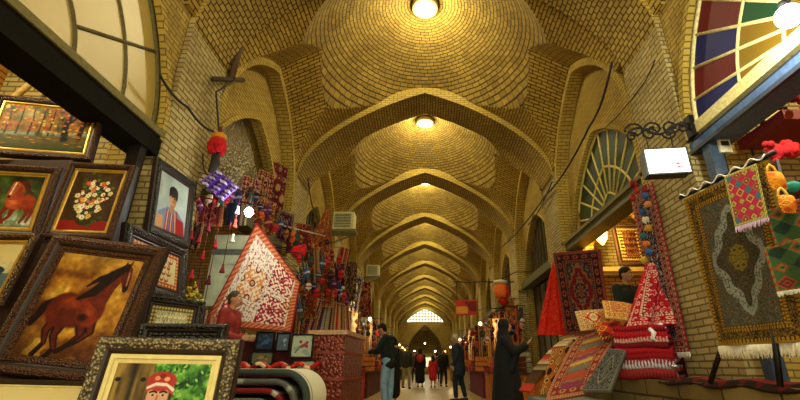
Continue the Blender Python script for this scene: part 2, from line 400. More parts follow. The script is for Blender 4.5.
def rugart(h, w, field, pat, bord, bpat, gold, seed, med=True, bands=(.035, .02, .11, .02, .03), cells=9, medc=None, big=False):
    u, v = grid(h, w); asp = h/w
    m = min(h, w); qn = fn(h//2+1, w//2+1, cells, seed, 2); Q = np.zeros((h, w))
    Q[:h//2+h % 2, :w//2+w % 2] = qn[:h//2+h % 2, :w//2+w % 2]; Q = np.where(v > .5, Q[::-1], Q); Q = np.where(u > .5, Q[:, ::-1], Q)
    C = quant(Q, [field, pat[0], field, pat[1], field, pat[2 % len(pat)], field])
    X = np.abs(u-.5)*2; Y = np.abs(v-.5)*2
    if med:
        d = (X/.62)**1.1+(Y/.70)**1.1 + .10*np.cos(Y*22)*np.cos(X*18)
        mc = medc or [pat[0], gold, pat[1]]
        C = np.where((d < 1.0)[..., None], quant(Q+.02*np.cos(d*40), [mc[0], mc[0], mc[2], mc[0]]), C)
        C = np.where(((d > .9) & (d < 1.02))[..., None], np.array(hx(gold)), C)
        C = np.where((d < .55)[..., None], quant(Q+.03*np.sin(d*50), [field, field, pat[1], gold]), C)
        C = np.where(((X/.2)**2+(Y/.16)**2 < 1)[..., None], np.array(hx(gold))*(.75+.3*np.cos(np.arctan2(v-.5, u-.5)*8))[..., None], C)
        cc = (1-X)/.45+(1-Y)/.34
        C = np.where((cc < 1.25)[..., None], quant(Q, [mc[0], pat[2 % len(pat)], mc[0], pat[1]]), C)
    if big:
        dd = X/.60+Y/.66+.10*np.cos(Y*17)*np.cos(X*9); rg_ = (dd > .82) & (dd < 1.12)
        C = quant(Q, [field, pat[0], field, pat[1], pat[2], field, pat[3]])
        C = np.where((dd > 1.12)[..., None], quant(Q, ['4c4c40', field, '66685c', pat[0], pat[3]]), C)
        C = np.where(rg_[..., None], quant(Q, ['8a8e84', '6e7268', '9a9c90', '50544a']), C)
        C = np.where(((X/.19)**2+(Y/.16)**2 < 1+.12*np.cos(8*np.arctan2(v-.5, u-.5)))[..., None], quant(Q, ['6a5a1c', '8a7424', '3c3a1c']), C)
        fr_ = np.maximum(X, (Y-.16)*1.18); C = np.where(((fr_ > .76) & (fr_ < .82))[..., None], np.array(hx('96701c')), C)
        C = np.where((fr_ >= .82)[..., None], quant(Q, ['2e2410', '5a4a28', '3c3424', '4c4438', '241c10']), C)
    dx = np.minimum(u, 1-u)*w/m; dy = np.minimum(v, 1-v)*h/m; d = np.minimum(dx, dy)
    s = np.where(dx < dy, v*h/m, u*w/m); b0 = 0
    for k, bw in enumerate(bands):
        sel = (d >= b0) & (d < b0+bw); t = (d-b0)/bw*2-1; per = bw*1.6 if k == 2 else bw*1.2
        ph = (s/per) % 1*2-1
        if big and k == 2: col = quant(fn(h, w, 60, seed+5, 2), ['2e2410', '6a5018', '3a2c14', '8a6a20', '241a0e'])
        elif k % 2 == 1: col = np.ones((h, w, 3))*np.array(hx(gold)); col[np.abs(ph) < .35] = hx(bord)
        elif k == 0 or k == 4:
            col = np.ones((h, w, 3))*np.array(hx(bpat[0] if k == 0 else bpat[1])); col[(np.abs(ph)+np.abs(t)) < .8] = hx(gold)
        else:
            col = quant(fn(h, w, 30, seed+5, 1), [bord, bord, bpat[1], bord])
            col[(ph**2+t**2) < .62] = hx(bpat[0]); col[(ph**2+t**2) < .3] = hx(gold); col[(ph**2+t**2) < .1] = hx(bord)
        C = np.where(sel[..., None], col, C); b0 += bw
    return C
def geoart(h, w, cols, seed, n=5, m=8):
    u, v = grid(h, w); r = np.random.RandomState(seed); C = np.zeros((h, w, 3)); cs = [np.array(hx(c)) for c in cols]
    a = np.abs(((u*n) % 1)-.5)*2; b = np.abs(((v*m) % 1)-.5)*2; idx = ((u*n).astype(int)*7+(v*m).astype(int)*13+seed)
    C[:] = cs[0]
    for k, t in enumerate((.95, .7, .45, .22)):
        col = np.array([cs[(i*(k+1)+k) % len(cs)] for i in range(97)])[idx % 97]
        C = np.where((a+b < t)[..., None], col, C)
    e = np.minimum(np.minimum(u, 1-u)*w, np.minimum(v, 1-v)*h)/min(h, w)
    C = np.where((e < .07)[..., None], np.where((((u*n*3+v*m*2) % 1) < .5)[..., None], cs[1], cs[2 % len(cs)]), C)
    return C
def stripeart(h, w, cols, seed, n=14, horiz=True):
    u, v = grid(h, w); t = (v if horiz else u)*n; s = u if horiz else v; k = t.astype(int); r = np.random.RandomState(seed)
    id1 = r.randint(0, len(cols), 99); id2 = r.randint(0, len(cols), 99); cs = np.array([hx(c) for c in cols])
    zig = (np.abs((s*18+k) % 1-.5)*2 < (t % 1))
    return np.where(zig[..., None], cs[id1[k]], cs[id2[k]])
def patches(h, w):
    # embroidered white cloth: cream field, red squares set diagonally, a patterned border
    u, v = grid(h, w); C = canvas(h, w, 'e8dcc8'); n = fn(h, w, 60, 3, 1); C[n > .68] = hx('b86a60'); C[n < .22] = hx('a08a78')
    for (a, b, s, c) in ((.72, .25, .17, 'b02238'), (.35, .5, .16, 'd88a4a'), (.72, .72, .17, 'a81e3c'), (.22, .83, .11, 'c02a30'), (.93, .5, .1, 'c8783a')):
        d = np.maximum(np.abs(u-a), np.abs(v-b)*h/w*.9)
        pt = (np.cos(u*95)*np.cos(v*95)+(fn(h, w, 50, 17, 1)-.5)*3 > -.1)
        C = np.where((d < s)[..., None], np.where(pt[..., None], np.array(hx(c)), np.array(hx('ecd8c0'))), C)
        ring = (np.hypot((u-a+s/2) % (s)-s/2, (v-b+s/2) % (s)-s/2)); C = np.where(((d < s) & (np.abs(ring-.03) < .008))[..., None], np.array(hx('5a2a28')), C)
    e = np.minimum(np.minimum(u, 1-u), np.minimum(v, 1-v)); z = (np.abs(((u+v)*16) % 1-.5)*2)
    C = np.where((e < .085)[..., None], np.where((z > .45)[..., None], np.array(hx('b04a30')), np.array(hx('cc8a58'))), C)
    C = np.where((e < .02)[..., None], np.array(hx('8a2020')), C)
    return C
def sheet(name, C, fnc, parent=None, thick=.008, rough=.92, bump=.0):
    h, w, _ = C.shape; us = np.linspace(0, 1, w); vs = np.linspace(0, 1, h); P = np.zeros((h, w, 3))
    U, V = np.meshgrid(us, vs); out = fnc(U, V)
    P = np.stack([np.broadcast_to(q, U.shape) for q in out], -1)
    i, j = np.meshgrid(np.arange(h-1), np.arange(w-1), indexing='ij'); i = i.ravel(); j = j.ravel()
    F = np.stack([i*w+j, (i+1)*w+j, (i+1)*w+j+1, i*w+j+1], 1)
    me = bpy.data.meshes.new(name); me.from_pydata(P.reshape(-1, 3).tolist(), [], F.tolist()); me.update()
    me.polygons.foreach_set('use_smooth', np.ones(len(F), bool))
    a = me.color_attributes.new('Col', 'FLOAT_COLOR', 'POINT'); c = np.ones((h*w, 4)); c[:, :3] = lin(C.reshape(-1, 3)); a.data.foreach_set('color', c.ravel())
    me.materials.append(vcol(rough=rough, bump=bump)); o = bpy.data.objects.new(name, me); COL.objects.link(o)
    if parent is not None: o.parent = parent
    if thick:
        md = o.modifiers.new('thick', 'SOLIDIFY'); md.thickness = thick; md.offset = 0
    return o
def bilin(p00, p10, p11, p01, wob=0, nrm=(0, 1, 0), fr=3, ph=0):
    A, B, Cc, Dd = [np.array(p) for p in (p00, p10, p11, p01)]; nn = np.array(nrm)
    def f(U, V):
        out = []
        for k in range(3):
            q = A[k]*(1-U)*(1-V)+B[k]*U*(1-V)+Cc[k]*U*V+Dd[k]*(1-U)*V
            out.append(q+nn[k]*wob*np.sin(U*PI*2*fr+ph+V*1.5)*(.3+.7*V))
        return out
    return f
def pose(o, loc, yaw, lean=0, roll=0):
    a, b, g = rad(yaw), rad(lean), rad(roll)
    o.matrix_world = Matrix.Translation(loc) @ Matrix.Rotation(a, 4, 'Z') @ Matrix.Rotation(-b, 4, 'X') @ Matrix.Rotation(g, 4, 'Y')
# ------------------------------------------------------------------ picture frames
def ornate(c1, c2, scale=60, name='carved'):
    m, nt, b = nodemat(name); tc = N(nt, 'ShaderNodeTexCoord'); vo = N(nt, 'ShaderNodeTexVoronoi'); vo.inputs['Scale'].default_value = scale
    nt.links.new(tc.outputs['Object'], vo.inputs['Vector']); cr = N(nt, 'ShaderNodeValToRGB')
    cr.color_ramp.elements[0].color = L4(c2); cr.color_ramp.elements[1].color = L4(c1); cr.color_ramp.elements[1].position = .6
    nt.links.new(vo.outputs['Distance'], cr.inputs['Fac']); nt.links.new(cr.outputs['Color'], b.inputs['Base Color'])
    bp = N(nt, 'ShaderNodeBump'); bp.invert = True; bp.inputs['Strength'].default_value = .9; bp.inputs['Distance'].default_value = .012
    nt.links.new(vo.outputs['Distance'], bp.inputs['Height']); nt.links.new(bp.outputs['Normal'], b.inputs['Normal'])
    b.inputs['Roughness'].default_value = .35; b.inputs['Metallic'].default_value = .3; return m
M_BRONZE = ornate('4a2f12', 'b88a40', 90); M_BROWN = ornate('3a2010', '8a5626', 110); M_BLACKF = ornate('14140f', '34352a', 60); M_SILV = ornate('4a4030', 'cbb680', 75)
M_GOLDL = plain('c79a3a', .35, metal=.5, noise=.1, name='gilt'); M_CREAM = plain('e2cf86', .6, noise=.06, name='cream_liner'); M_DARKW = plain('2a1a10', .45, name='dark_wood')
def sweep(mb, w, h, prof, mi=0):
    vs = [(sx*(w/2-d), y, sz*(h/2-d)) for d, y in prof for sx, sz in ((-1, 1), (1, 1), (1, -1), (-1, -1))]
    fs = [(j*4+k, j*4+(k+1) % 4, (j+1)*4+(k+1) % 4, (j+1)*4+k) for j in range(len(prof)-1) for k in range(4)]
    mb.add(vs, fs, mi)
def picture(loc, yaw, lean, roll, w, h, art, mould=.075, liner=.03, mf=M_BRONZE, ml=M_GOLDL, edge=M_DARKW, label='', res=150, cat='picture', glossy=.45):
    o = empty('framed_painting', label=label, cat=cat); pose(o, loc, yaw, lean, roll)
    f = MB(); t = .035
    sweep(f, w, h, [(.0, t), (0, -.005), (.006, -.016)], 1)
    sweep(f, w, h, [(.006, -.016), (mould*.2, -.032), (mould*.45, -.036), (mould*.7, -.024)], 0)
    sweep(f, w, h, [(mould*.7, -.024), (mould*.85, -.02), (mould, -.008), (mould, t)], 1)
    f.box(-w/2+.002, w/2-.002, t-.006, t, -h/2+.002, h/2-.002, 1)
    f.build('frame', [mf, edge], o)
    l = MB(); sweep(l, w-2*mould+.002, h-2*mould+.002, [(0, 0), (.003, -.012), (liner*.5, -.013), (liner*.6, -.006), (liner, -.002), (liner, .01)], 0); l.build('liner', ml, o)
    W = w-2*(mould+liner)+.004; H = h-2*(mould+liner)+.004
    nx = res if W > H else int(res*W/H); ny = int(nx*H/W)
    A = art(ny, nx)
    sheet('canvas', A, lambda U, V: ((U-.5)*W, 0*U, (.5-V)*H), o, thick=.006, rough=glossy)
    return o
def art_horse(h0, w0):
    h, w = int(h0*1.12), int(w0*1.12)
    C = ramp(fn(h, w, 4, 1, 4)*1.3-.15, ['3a1c08', '7a4312', 'b87d22', 'd8a838', 'c8922c']); n = fn(h, w, 7, 9, 3)
    u, v = grid(h, w); mixm(C, np.clip((v-.55)*2.5, 0, 1)*(n > .45)*.8, '5a2a0c')
    mixm(C, np.clip((.22-v)*4, 0, 1)*.7, 'd2a840'); mixm(C, np.clip((.3-u)*3, 0, 1)*np.clip((v-.2)*2, 0, 1)*.8, '2c1408')
    dk, md, hi = '1e0a04', '5e1c0a', '9c3a14'
    stroke(C, [(.30, .44), (.18, .50), (.12, .66), (.10, .60)], [.05, .05, .03, .01], dk)          # tail
    for P in ([(.36, .58), (.30, .70), (.34, .80), (.28, .90)], [(.42, .60), (.40, .74), (.46, .84), (.40, .92)], [(.62, .60), (.66, .72), (.58, .80), (.50, .86)], [(.68, .56), (.74, .68), (.66, .76), (.58, .80)]):
        stroke(C, P, [.075, .042, .026, .028], dk); stroke(C, P[:3], [.045, .022, .010], md)
    ell(C, .37, .52, .17, .15, md, -.1); ell(C, .50, .52, .22, .145, md, -.1); ell(C, .65, .50, .14, .15, '7a260c'); ell(C, .64, .50, .06, .08, hi, soft=.9); ell(C, .42, .46, .10, .05, '8a3410', soft=.9)
    poly(C, [(.56, .42), (.72, .22), (.80, .12), (.86, .18), (.80, .30), (.76, .52)], '6a220c')
    poly(C, [(.76, .12), (.84, .06), (.90, .10), (.93, .26), (.89, .32), (.84, .24)], '5a1c0a'); ell(C, .90, .28, .03, .04, dk); stroke(C, [(.80, .14), (.81, .04)], [.02, .006], dk); stroke(C, [(.84, .12), (.87, .03)], [.02, .006], dk)
    stroke(C, [(.83, .08), (.72, .18), (.60, .34), (.46, .42)], [.03, .06, .05, .015], dk); stroke(C, [(.75, .16), (.60, .22), (.50, .30)], [.04, .03, .01], dk)
    stroke(C, [(.88, .14), (.90, .26)], [.008, .006], 'c07a50'); ell(C, .60, .57, .05, .03, '2a0c04', soft=.9)
    u, v = grid(h, w); C *= (.70+.5*fn(h, w, 22, 77, 3))[..., None]; mixm(C, np.clip((v-.8)*3, 0, .6), '1e0c04'); mixm(C, np.clip((.12-u)*5, 0, .6), '1e0c04')
    C[:] = np.clip(C, 0, 1); a, b = int(h0*.02), int(w0*.10)
    return C[a:a+h0, b:b+w0]
def art_redhorse(h, w):
    C = ramp(fn(h, w, 5, 21, 3), ['12180a', '24320f', '48581c', '6a7a44']); u, v = grid(h, w)
    mixm(C, np.clip((v-.62)*4, 0, 1)*.8, '8a9a78'); mixm(C, (fn(h, w, 12, 4, 2) > .52)*np.clip((v-.6)*3, 0, 1)*.7, 'dcdcc4')
    for P in ([(.60, .6), (.52, .76), (.60, .93)], [(.68, .62), (.66, .8), (.56, .95)], [(.84, .58), (.90, .74), (.84, .92)], [(.90, .56), (.97, .72), (.93, .9)]): stroke(C, P, [.05, .028, .02], '7a2408')
    ell(C, .80, .52, .19, .15, '9a3410'); ell(C, .66, .50, .13, .17, 'b04418'); ell(C, .64, .50, .06, .1, 'cc6a34', soft=.9)
    poly(C, [(.56, .50), (.55, .26), (.60, .14), (.70, .14), (.76, .30), (.78, .46)], '9c3a12')
    poly(C, [(.56, .12), (.66, .10), (.67, .24), (.60, .44), (.53, .44), (.53, .30)], 'b85422'); stroke(C, [(.60, .14), (.565, .38)], .012, 'e8d0b0'); ell(C, .56, .42, .03, .025, '3a1208')
    stroke(C, [(.57, .13), (.56, .06)], [.014, .004], '6a2208'); stroke(C, [(.65, .12), (.67, .05)], [.014, .004], '6a2208'); ell(C, .635, .2, .012, .014, '140804')
    stroke(C, [(.64, .08), (.76, .16), (.82, .30), (.9, .34)], [.03, .045, .035, .012], '4a1606'); stroke(C, [(.70, .12), (.85, .12)], [.03, .01], '5a1c08')
    ell(C, .22, .5, .18, .28, '281008', soft=.8); ell(C, .3, .4, .1, .2, '4a1c0c', soft=.8)
    C *= (.75+.5*fn(h, w, 20, 78, 3))[..., None]; C[:] = np.clip(C, 0, 1)
    return C
def art_flowers(h, w):
    C = ramp(fn(h, w, 4, 31, 3), ['1c1006', '3a2410', '4a3414', '2c1a0a']); u, v = grid(h, w); r = random.Random(5)
    mixm(C, (v > .84)*1., '8a1c14'); ell(C, .52, .82, .2, .1, '3a2a10')
    for k in range(60):
        x = r.gauss(.52, .16); y = r.gauss(.45, .17); ell(C, x, y, .04, .03, r.choice(['3c4a18', '55601f', '2a3410']), r.random()*3)
    for k in range(75):
        a = r.random()*6.28; q = math.sqrt(r.random()); x = .52+.36*q*math.cos(a); y = .46+.34*q*math.sin(a); s = r.uniform(.025, .055)
        c = r.choice(['e8e0b0', 'f0ead0', 'd8c888', 'c8442a', 'd87a58', 'e0b050', 'e8e0b0'])
        for p in range(5): ell(C, x+s*.7*math.cos(p*1.256), y+s*.7*math.sin(p*1.256)*w/h, s*.5, s*.5*w/h, c)
        ell(C, x, y, s*.35, s*.35*w/h, 'b08020')
    return C
def art_forest(h, w):
    u, v = grid(h, w); n = fn(h, w, 9, 41, 4); C = ramp(n*1.4-.2, ['1c2008', '4a4a14', '8a5a18', 'a87024', '8a3412', 'a89848'])
    mixm(C, np.clip(.5-np.hypot((u-.3)*1.6, v-.2)*1.6, 0, .6), 'd8e0c0')
    mixm(C, ((v > .60)*(.75)), '54521c'); mixm(C, np.clip(1-np.abs(v-.68+.1*u)*14, 0, 1)*(n > .35), '8aa090'); mixm(C, np.clip((v-.78)*5, 0, 1)*.8, '2a3a10')
    r = random.Random(3)
    for x in (.08, .2, .33, .44, .55): stroke(C, [(x, .66), (x+.01, .3), (x+r.uniform(-.04, .04), .02)], [.012, .008, .004], '3a2410')
    stroke(C, [(.74, .72), (.72, .4), (.76, 0)], [.045, .035, .03], '1c1208'); stroke(C, [(.9, .7), (.92, .3), (.88, 0)], [.03, .025, .02], '24160a'); stroke(C, [(.72, .4), (.82, .2), (.95, .1)], [.02, .012, .006], '1c1208')
    for k in range(120): ell(C, r.random(), r.random()**1.3*.6, .018, .02, r.choice(['d8702a', 'c84a20', 'e0a83c', 'c8b850', 'a83818']))
    for k in range(50): ell(C, r.random(), .62+.3*r.random(), .03, .01, r.choice(['c8822c', '8a5a1c', '3c4a18']))
    return C
def art_boy(h, w):
    C = ramp(fn(h, w, 3, 51, 3), ['7a8a84', '9aaaa0', 'b0bcae', '8a9890']); u, v = grid(h, w)
    poly(C, [(.0, 1), (.05, .72), (.32, .58), (.66, .58), (.95, .74), (1, 1)], '6a7a92')
    poly(C, [(.3, .6), (.5, .7), (.66, .58), (.8, 1), (.28, 1)], '8a3a34'); poly(C, [(.6, .7), (.9, .72), (1, 1), (.62, 1)], '8c1c18'); poly(C, [(0, .8), (.2, .76), (.25, 1), (0, 1)], 'c08a40')
    for k in range(5): stroke(C, [(.36+.06*k, .64), (.34+.08*k, 1)], .012, ['c8b090', '4a6a9a'][k % 2])
    stroke(C, [(.48, .5), (.48, .62)], .07, 'a06a42'); ell(C, .48, .38, .125, .135, 'c08a5c'); ell(C, .55, .4, .05, .1, '96603c', soft=.9)
    ell(C, .48, .26, .15, .10, '1c1008'); ell(C, .60, .32, .04, .08, '1c1008'); ell(C, .36, .32, .03, .06, '1c1008')
    for x in (.43, .54): ell(C, x, .37, .022, .012, '180c08'); stroke(C, [(x-.03, .345), (x+.03, .34)], .007, '20100a')
    stroke(C, [(.485, .38), (.48, .42)], .009, '8a5434'); stroke(C, [(.45, .455), (.52, .455)], .010, '8a3428')
    return C
def script_art(seed, bg, ink, bord):
    def f(h, w):
        C = canvas(h, w, bg); n = fn(h, w, 12, seed, 2); mixm(C, (n > .6)*.35, bord); r = random.Random(seed)
        for k in range(4):
            y = .24+.18*k; x = .16
            while x < .8:
                L = r.uniform(.05, .12); stroke(C, [(x, y), (x+L*.3, y+.05), (x+L*.8, y+.04), (x+L, y-.05)], [.008, .016, .012, .005], ink)
                if r.random() < .5: stroke(C, [(x+L*.5, y-.09), (x+L*.45, y+.03)], .008, ink)
                x += L+.02
        u, v = grid(h, w); e = np.minimum(np.minimum(u, 1-u)*w/h, np.minimum(v, 1-v)); z = np.abs((u*14) % 1-.5)+np.abs((v*10) % 1-.5)
        C = np.where((e < .13)[..., None], np.where((z < .4)[..., None], np.array(hx('d8b050')), np.array(hx(bord))), C); return C
    return f
def art_girl(h, w):
    u, v = grid(h, w); C = ramp(fn(h, w, 14, 61, 3)*1.5-.25, ['0c2008', '1e4a12', '3f7a22', '6aa238', '9cc85a'])
    tr = ramp(np.clip(sn(h, w, 3, 26, 8)*.8+fn(h, w, 9, 66, 2)*.3-.05, 0, 1), ['2a1c0a', '5a4418', '8c7030', 'a08038']); mixm(C, 0*u, 'ffffff')
    C = np.where((u < .40)[..., None], tr, C); mixm(C, np.clip(1-np.abs(u-.20)*22, 0, 1), '1c1408'); ell(C, .05, .22, .03, .03, '140c04'); ell(C, .31, .22, .03, .03, '140c04')
    r = random.Random(4)
    for k in range(150):
        x = .44+.56*r.random(); y = r.random(); ell(C, x, y, .022, .016, r.choice(['2c6a18', '58983a', '86ba54', '173a0c']), r.random()*3)
    poly(C, [(.34, 1), (.38, .78), (.52, .70), (.66, .80), (.74, 1)], '9c2a20')
    ell(C, .51, .42, .135, .26, '2a1410'); ell(C, .50, .44, .115, .22, 'd09a78')
    ell(C, .51, .24, .155, .13, 'a82c22'); ell(C, .46, .20, .03, .03, 'd8885a'); ell(C, .56, .21, .03, .03, 'e0a060'); ell(C, .51, .17, .035, .03, '7a1c18')
    stroke(C, [(.39, .33), (.46, .285), (.56, .29), (.64, .35)], .022, 'e8d0c0'); stroke(C, [(.38, .36), (.46, .315), (.57, .32), (.65, .40)], .012, 'b04030')
    for x in (.45, .555): ell(C, x, .42, .024, .014, 'd8ccc0'); ell(C, x, .42, .014, .015, '20120c'); stroke(C, [(x-.035, .385), (x, .37), (x+.035, .385)], .009, '20100c')
    stroke(C, [(.50, .43), (.495, .52)], .010, 'a86a4c'); stroke(C, [(.465, .585), (.535, .585)], .016, 'a83a34')
    return C
def art_pale(h, w):
    C = ramp(fn(h, w, 3, 71, 3), ['6a8a8a', 'c8c8a0', 'd8c88a', '3a5a6a']); u, v = grid(h, w); mixm(C, (v < .35)*.7, 'd8c078'); mixm(C, (v > .6)*.8, '2c4a5c'); ell(C, .7, .55, .2, .1, '2a3a40'); return C
def art_dark(h, w): return ramp(fn(h, w, 4, 81, 3), ['101410', '24301c', '4a4a28', '20180c'])
picture((-3.34, 3.2, 2.80), 18, 4, -4, .80, .60, art_forest, .055, .03, M_BROWN, M_GOLDL, label='wide autumn forest painting in gilt frame, topmost at the left edge')
picture((-3.13, 2.9, 2.0), 15, 4, -3, .60, .60, art_redhorse, .06, .035, M_BROWN, M_GOLDL, label='painting of chestnut horses splashing, below the autumn forest painting')
picture((-2.48, 2.9, 2.0), 7, 4, 0, .47, .62, art_flowers, .05, .025, M_BROWN, M_GOLDL, label='flower bouquet still life in gilt frame, above the galloping horse painting')
picture((-2.79, 2.62, 1.43), -1, 8, 1, .53, .48, art_pale, .05, .03, M_BRONZE, M_GOLDL, label='gilt framed pale blue painting cut by the left picture edge, left of the galloping horse')
picture((-2.08, 2.6, 1.20), 6, 6, 6, .72, .84, art_horse, .075, .04, M_BROWN, M_BROWN, label='large galloping brown horse painting in a carved bronze brown frame', res=210)
picture((-2.17, 2.72, 1.17), 6, 6, 6, .72, .80, art_dark, .06, .03, M_BLACKF, M_BLACKF, label='black frame standing directly behind the large galloping horse painting', res=40)
picture((-2.765, 4.30, 2.50), 92, 4, -4, .80, .82, art_boy, .085, .03, M_BLACKF, M_DARKW, label='portrait of a dark haired boy in a black frame on the brick pier')
picture((-2.55, 3.93, 1.74), 85, 10, 2, .88, .58, script_art(3, 'd0c890', '8a2a1c', 'a83424'), .09, .03, M_BLACKF, M_DARKW, label='red bordered calligraphy panel in black frame, below the boy portrait')
picture((-1.93, 3.3, 1.14), 40, 12, 3, .44, .44, script_art(8, 'b8b27c', 'f0e8c0', '5a5a34'), .06, .02, M_BLACKF, M_DARKW, label='green grey calligraphy panel in dark frame, above the front frame corner')
picture((-1.35, 2.45, .86), 8, 6, 0, .46, .44, art_dark, .05, .03, M_BLACKF, M_BLACKF, label='plain dark frame whose top edge shows behind the framed girl picture', res=40)
picture((-1.10, 1.9, .72), 6, 5, 1, .59, .50, art_girl, .07, .038, M_SILV, M_CREAM, label='nearest framed picture of a girl in red headdress beside green leaves', res=230)
picture((-1.30, 2.02, .66), 6, 8, 2, .40, .50, art_dark, .06, .03, M_BLACKF, M_BLACKF, label='black carved frame peeking out left behind the girl picture', res=40)
picture((-2.02, 2.28, .56), 10, 30, 2, .80, .50, art_pale, .02, .02, M_DARKW, M_CREAM, label='cream and blue painting lying low in the bottom left corner', res=90)
# wooden display steps the pictures stand on
st = MB(); st.box(-3.4, -1.62, 2.48, 3.12, .0, .76); st.box(-3.4, -2.2, 2.84, 3.35, .76, 1.18); st.box(-3.7, -2.22, 2.86, 3.40, 1.18, 1.66); st.box(-3.75, -2.95, 3.14, 3.7, 1.66, 2.46)
o = tag(st.build('display_stand', plain('3a2412', .7, name='stand_wood')), 'stepped dark wooden stand that carries the framed paintings at left', 'display stand')
st = MB(); st.box(-1.75, -.75, 1.75, 2.3, 0, .44); st.box(-1.75, -1.1, 2.3, 2.47, 0, .60)
tag(st.build('wooden_crate', plain('3c2614', .8)), 'low wooden crate below the nearest framed girl picture', 'crate')
# ------------------------------------------------------------------ lunette windows, beams, shop interiors
def glassmat(col, tr=.35, em=0):
    m, nt, b = nodemat('coloured_glass'); nz = N(nt, 'ShaderNodeTexNoise'); nz.inputs['Scale'].default_value = 3
    b.inputs['Base Color'].default_value = L4(col); b.inputs['Roughness'].default_value = .55; b.inputs['Specular IOR Level'].default_value = .2; b.inputs['Transmission Weight'].default_value = tr
    bp = N(nt, 'ShaderNodeBump'); bp.inputs['Strength'].default_value = .15; nt.links.new(nz.outputs['Fac'], bp.inputs['Height']); nt.links.new(bp.outputs['Normal'], b.inputs['Normal'])
    return m
def rad_at(th, w, h, a=.7):
    ys = np.sin(np.linspace(-1, 1, 400)*PI/2); P = np.stack([ys*w, h*pr(ys, a)], 1); t = np.arctan2(P[:, 1], P[:, 0]); i = np.argsort(t)
    return np.interp(th, t[i], np.hypot(P[:, 0], P[:, 1])[i])
def fan(num, sgn, k, nsec, rings, mats, pick, mmul, rmul=.022, h=1.5, w=1.42, X=3.2, zs=3.2):
    yc = 2.2+LB*k; e = struct(empty('window_%d' % num, (sgn*X, yc, zs)))
    g = MB(); q = MB(); pt = lambda th, fr: (0, rad_at(th, w, h)*fr*math.cos(th), rad_at(th, w, h)*fr*math.sin(th))
    for i in range(nsec):
        for j in range(len(rings)-1):
            for m_ in range(4):
                t0 = PI*(i+m_/4)/nsec; t1 = PI*(i+(m_+1)/4)/nsec
                vs = [pt(t0, max(rings[j], .001)), pt(t1, max(rings[j], .001)), pt(t1, rings[j+1]), pt(t0, rings[j+1])]
                g.add(vs+[(.012*sgn+a, b, c) for a, b, c in vs], [(0, 1, 2, 3), (7, 6, 5, 4)], pick(i, j))
    for i in range(1, nsec):
        t = PI*i/nsec; q.tube([pt(t, rings[1] if len(rings) > 2 else .05), pt(t, 1.0)], rmul, 6)
    for r_ in rings[1:]:
        q.tube([pt(PI*a/40, r_*(.985 if r_ == 1 else 1)) for a in range(41)], rmul*(1.6 if r_ == 1 else 1), 6)
    q.tube([pt(0, 1), pt(PI, 1)], rmul*2, 6)
    g.build('glass', mats, e); q.build('muntins', mmul, e)
    return e
cols = [glassmat(c, .15) for c in ('1c1f5c', '66161a', '144a2a', '8a6a14', '3c1822')]
fan(2, 1, 0, 15, [0, .3, .60, 1], cols, lambda i, j: {2: [0, 1, 0, 1, 4][i % 5], 1: [3, 3, 3, 2, 2, 1][i % 6], 0: 3}[j], plain('d8cc8c', .6, name='cream_paint'), .018, 2.15, 1.72, 2.93)
fan(3, -1, 0, 6, [0, .35, .7, 1], [glassmat('c4a94e', .4)], lambda i, j: 0, plain('5a5020', .6, name='olive_paint'), .02, 2.15, 1.72, 2.93)
fan(4, 1, 1, 12, [0, .25, .55, 1], [glassmat('2c3c1c', .3), glassmat('3a4a24', .3)], lambda i, j: (i*3+j) % 2, plain('d8c66a', .6, name='yellow_paint'), .022, 1.62, 1.58, 3.12)
def grille(num, sgn, k, h, c=('3c3416', '6e5c26')):
    yc = 2.2+LB*k; e = struct(empty('window_%d' % num, (sgn*3.2, yc, 3.2))); a = archpts(0, 1.58, 0, h, 31); mb = MB()
    vs = [(0, y, z) for y, z in a]+[(0, y, 0) for y, z in a]; mb.add(vs, [(i, i+1, 31+i+1, 31+i) for i in range(30)])
    mb.build('panel', ornate(c[0], c[1], 22, 'carved_screen'), e); r = MB()
    for y in (np.arange(-1.2, 1.3, .3) if k > 1 else []): r.box(-.04 if sgn > 0 else 0, 0 if sgn > 0 else .04, y-.02, y+.02, 0, h*float(pr(y/1.58, .7)))
    r.box(-.05, .05, -1.58, 1.58, -.04, .06); r.build('bars', plain('4a3c1c', .7), e)
n_ = 5
grille(n_, -1, 1, 1.85, ('5a4a1e', '9a8238')); n_ += 1
for k in range(2, NB+1):
    for s in (-1, 1): grille(n_, s, k, 1.85 if s < 0 else 1.62); n_ += 1
# lintels
def lintel(sgn, k, boxes):
    yc = 2.2+LB*k; mb = MB()
    for (xa, xb, za, zb, mi) in boxes:
        a, b = sorted((sgn*xa, sgn*xb)); mb.box(a, b, yc-1.75, yc+1.75, za, zb, mi)
    global tn
    struct(mb.build('trim_%d' % tn, [plain('14110a', .8, spec=.1, name='black_beam'), plain('6e6430', .6), plain('43597a', .35, name='blue_steel'), plain('cdbf7e', .6), plain('5c5836', .5), plain('2e3440', .4)])); tn += 1
lintel(-1, 0, [(2.82, 3.12, 2.92, 3.13, 0), (2.80, 3.05, 3.13, 3.2, 1), (2.86, 3.1, 3.2, 3.25, 0)])
lintel(1, 0, [(2.82, 3.12, 2.96, 3.05, 2), (2.80, 2.84, 2.93, 2.97, 5), (2.86, 3.12, 3.05, 3.1, 5), (2.80, 3.14, 3.1, 3.22, 3)])
lintel(1, 1, [(2.84, 3.14, 3.02, 3.14, 4), (2.80, 3.14, 3.14, 3.2, 1)])
for k in range(1, NB+1):
    lintel(-1, k, [(2.9, 3.15, 3.0, 3.2, 4)])
    if k > 1: lintel(1, k, [(2.9, 3.15, 3.0, 3.2, 4)])
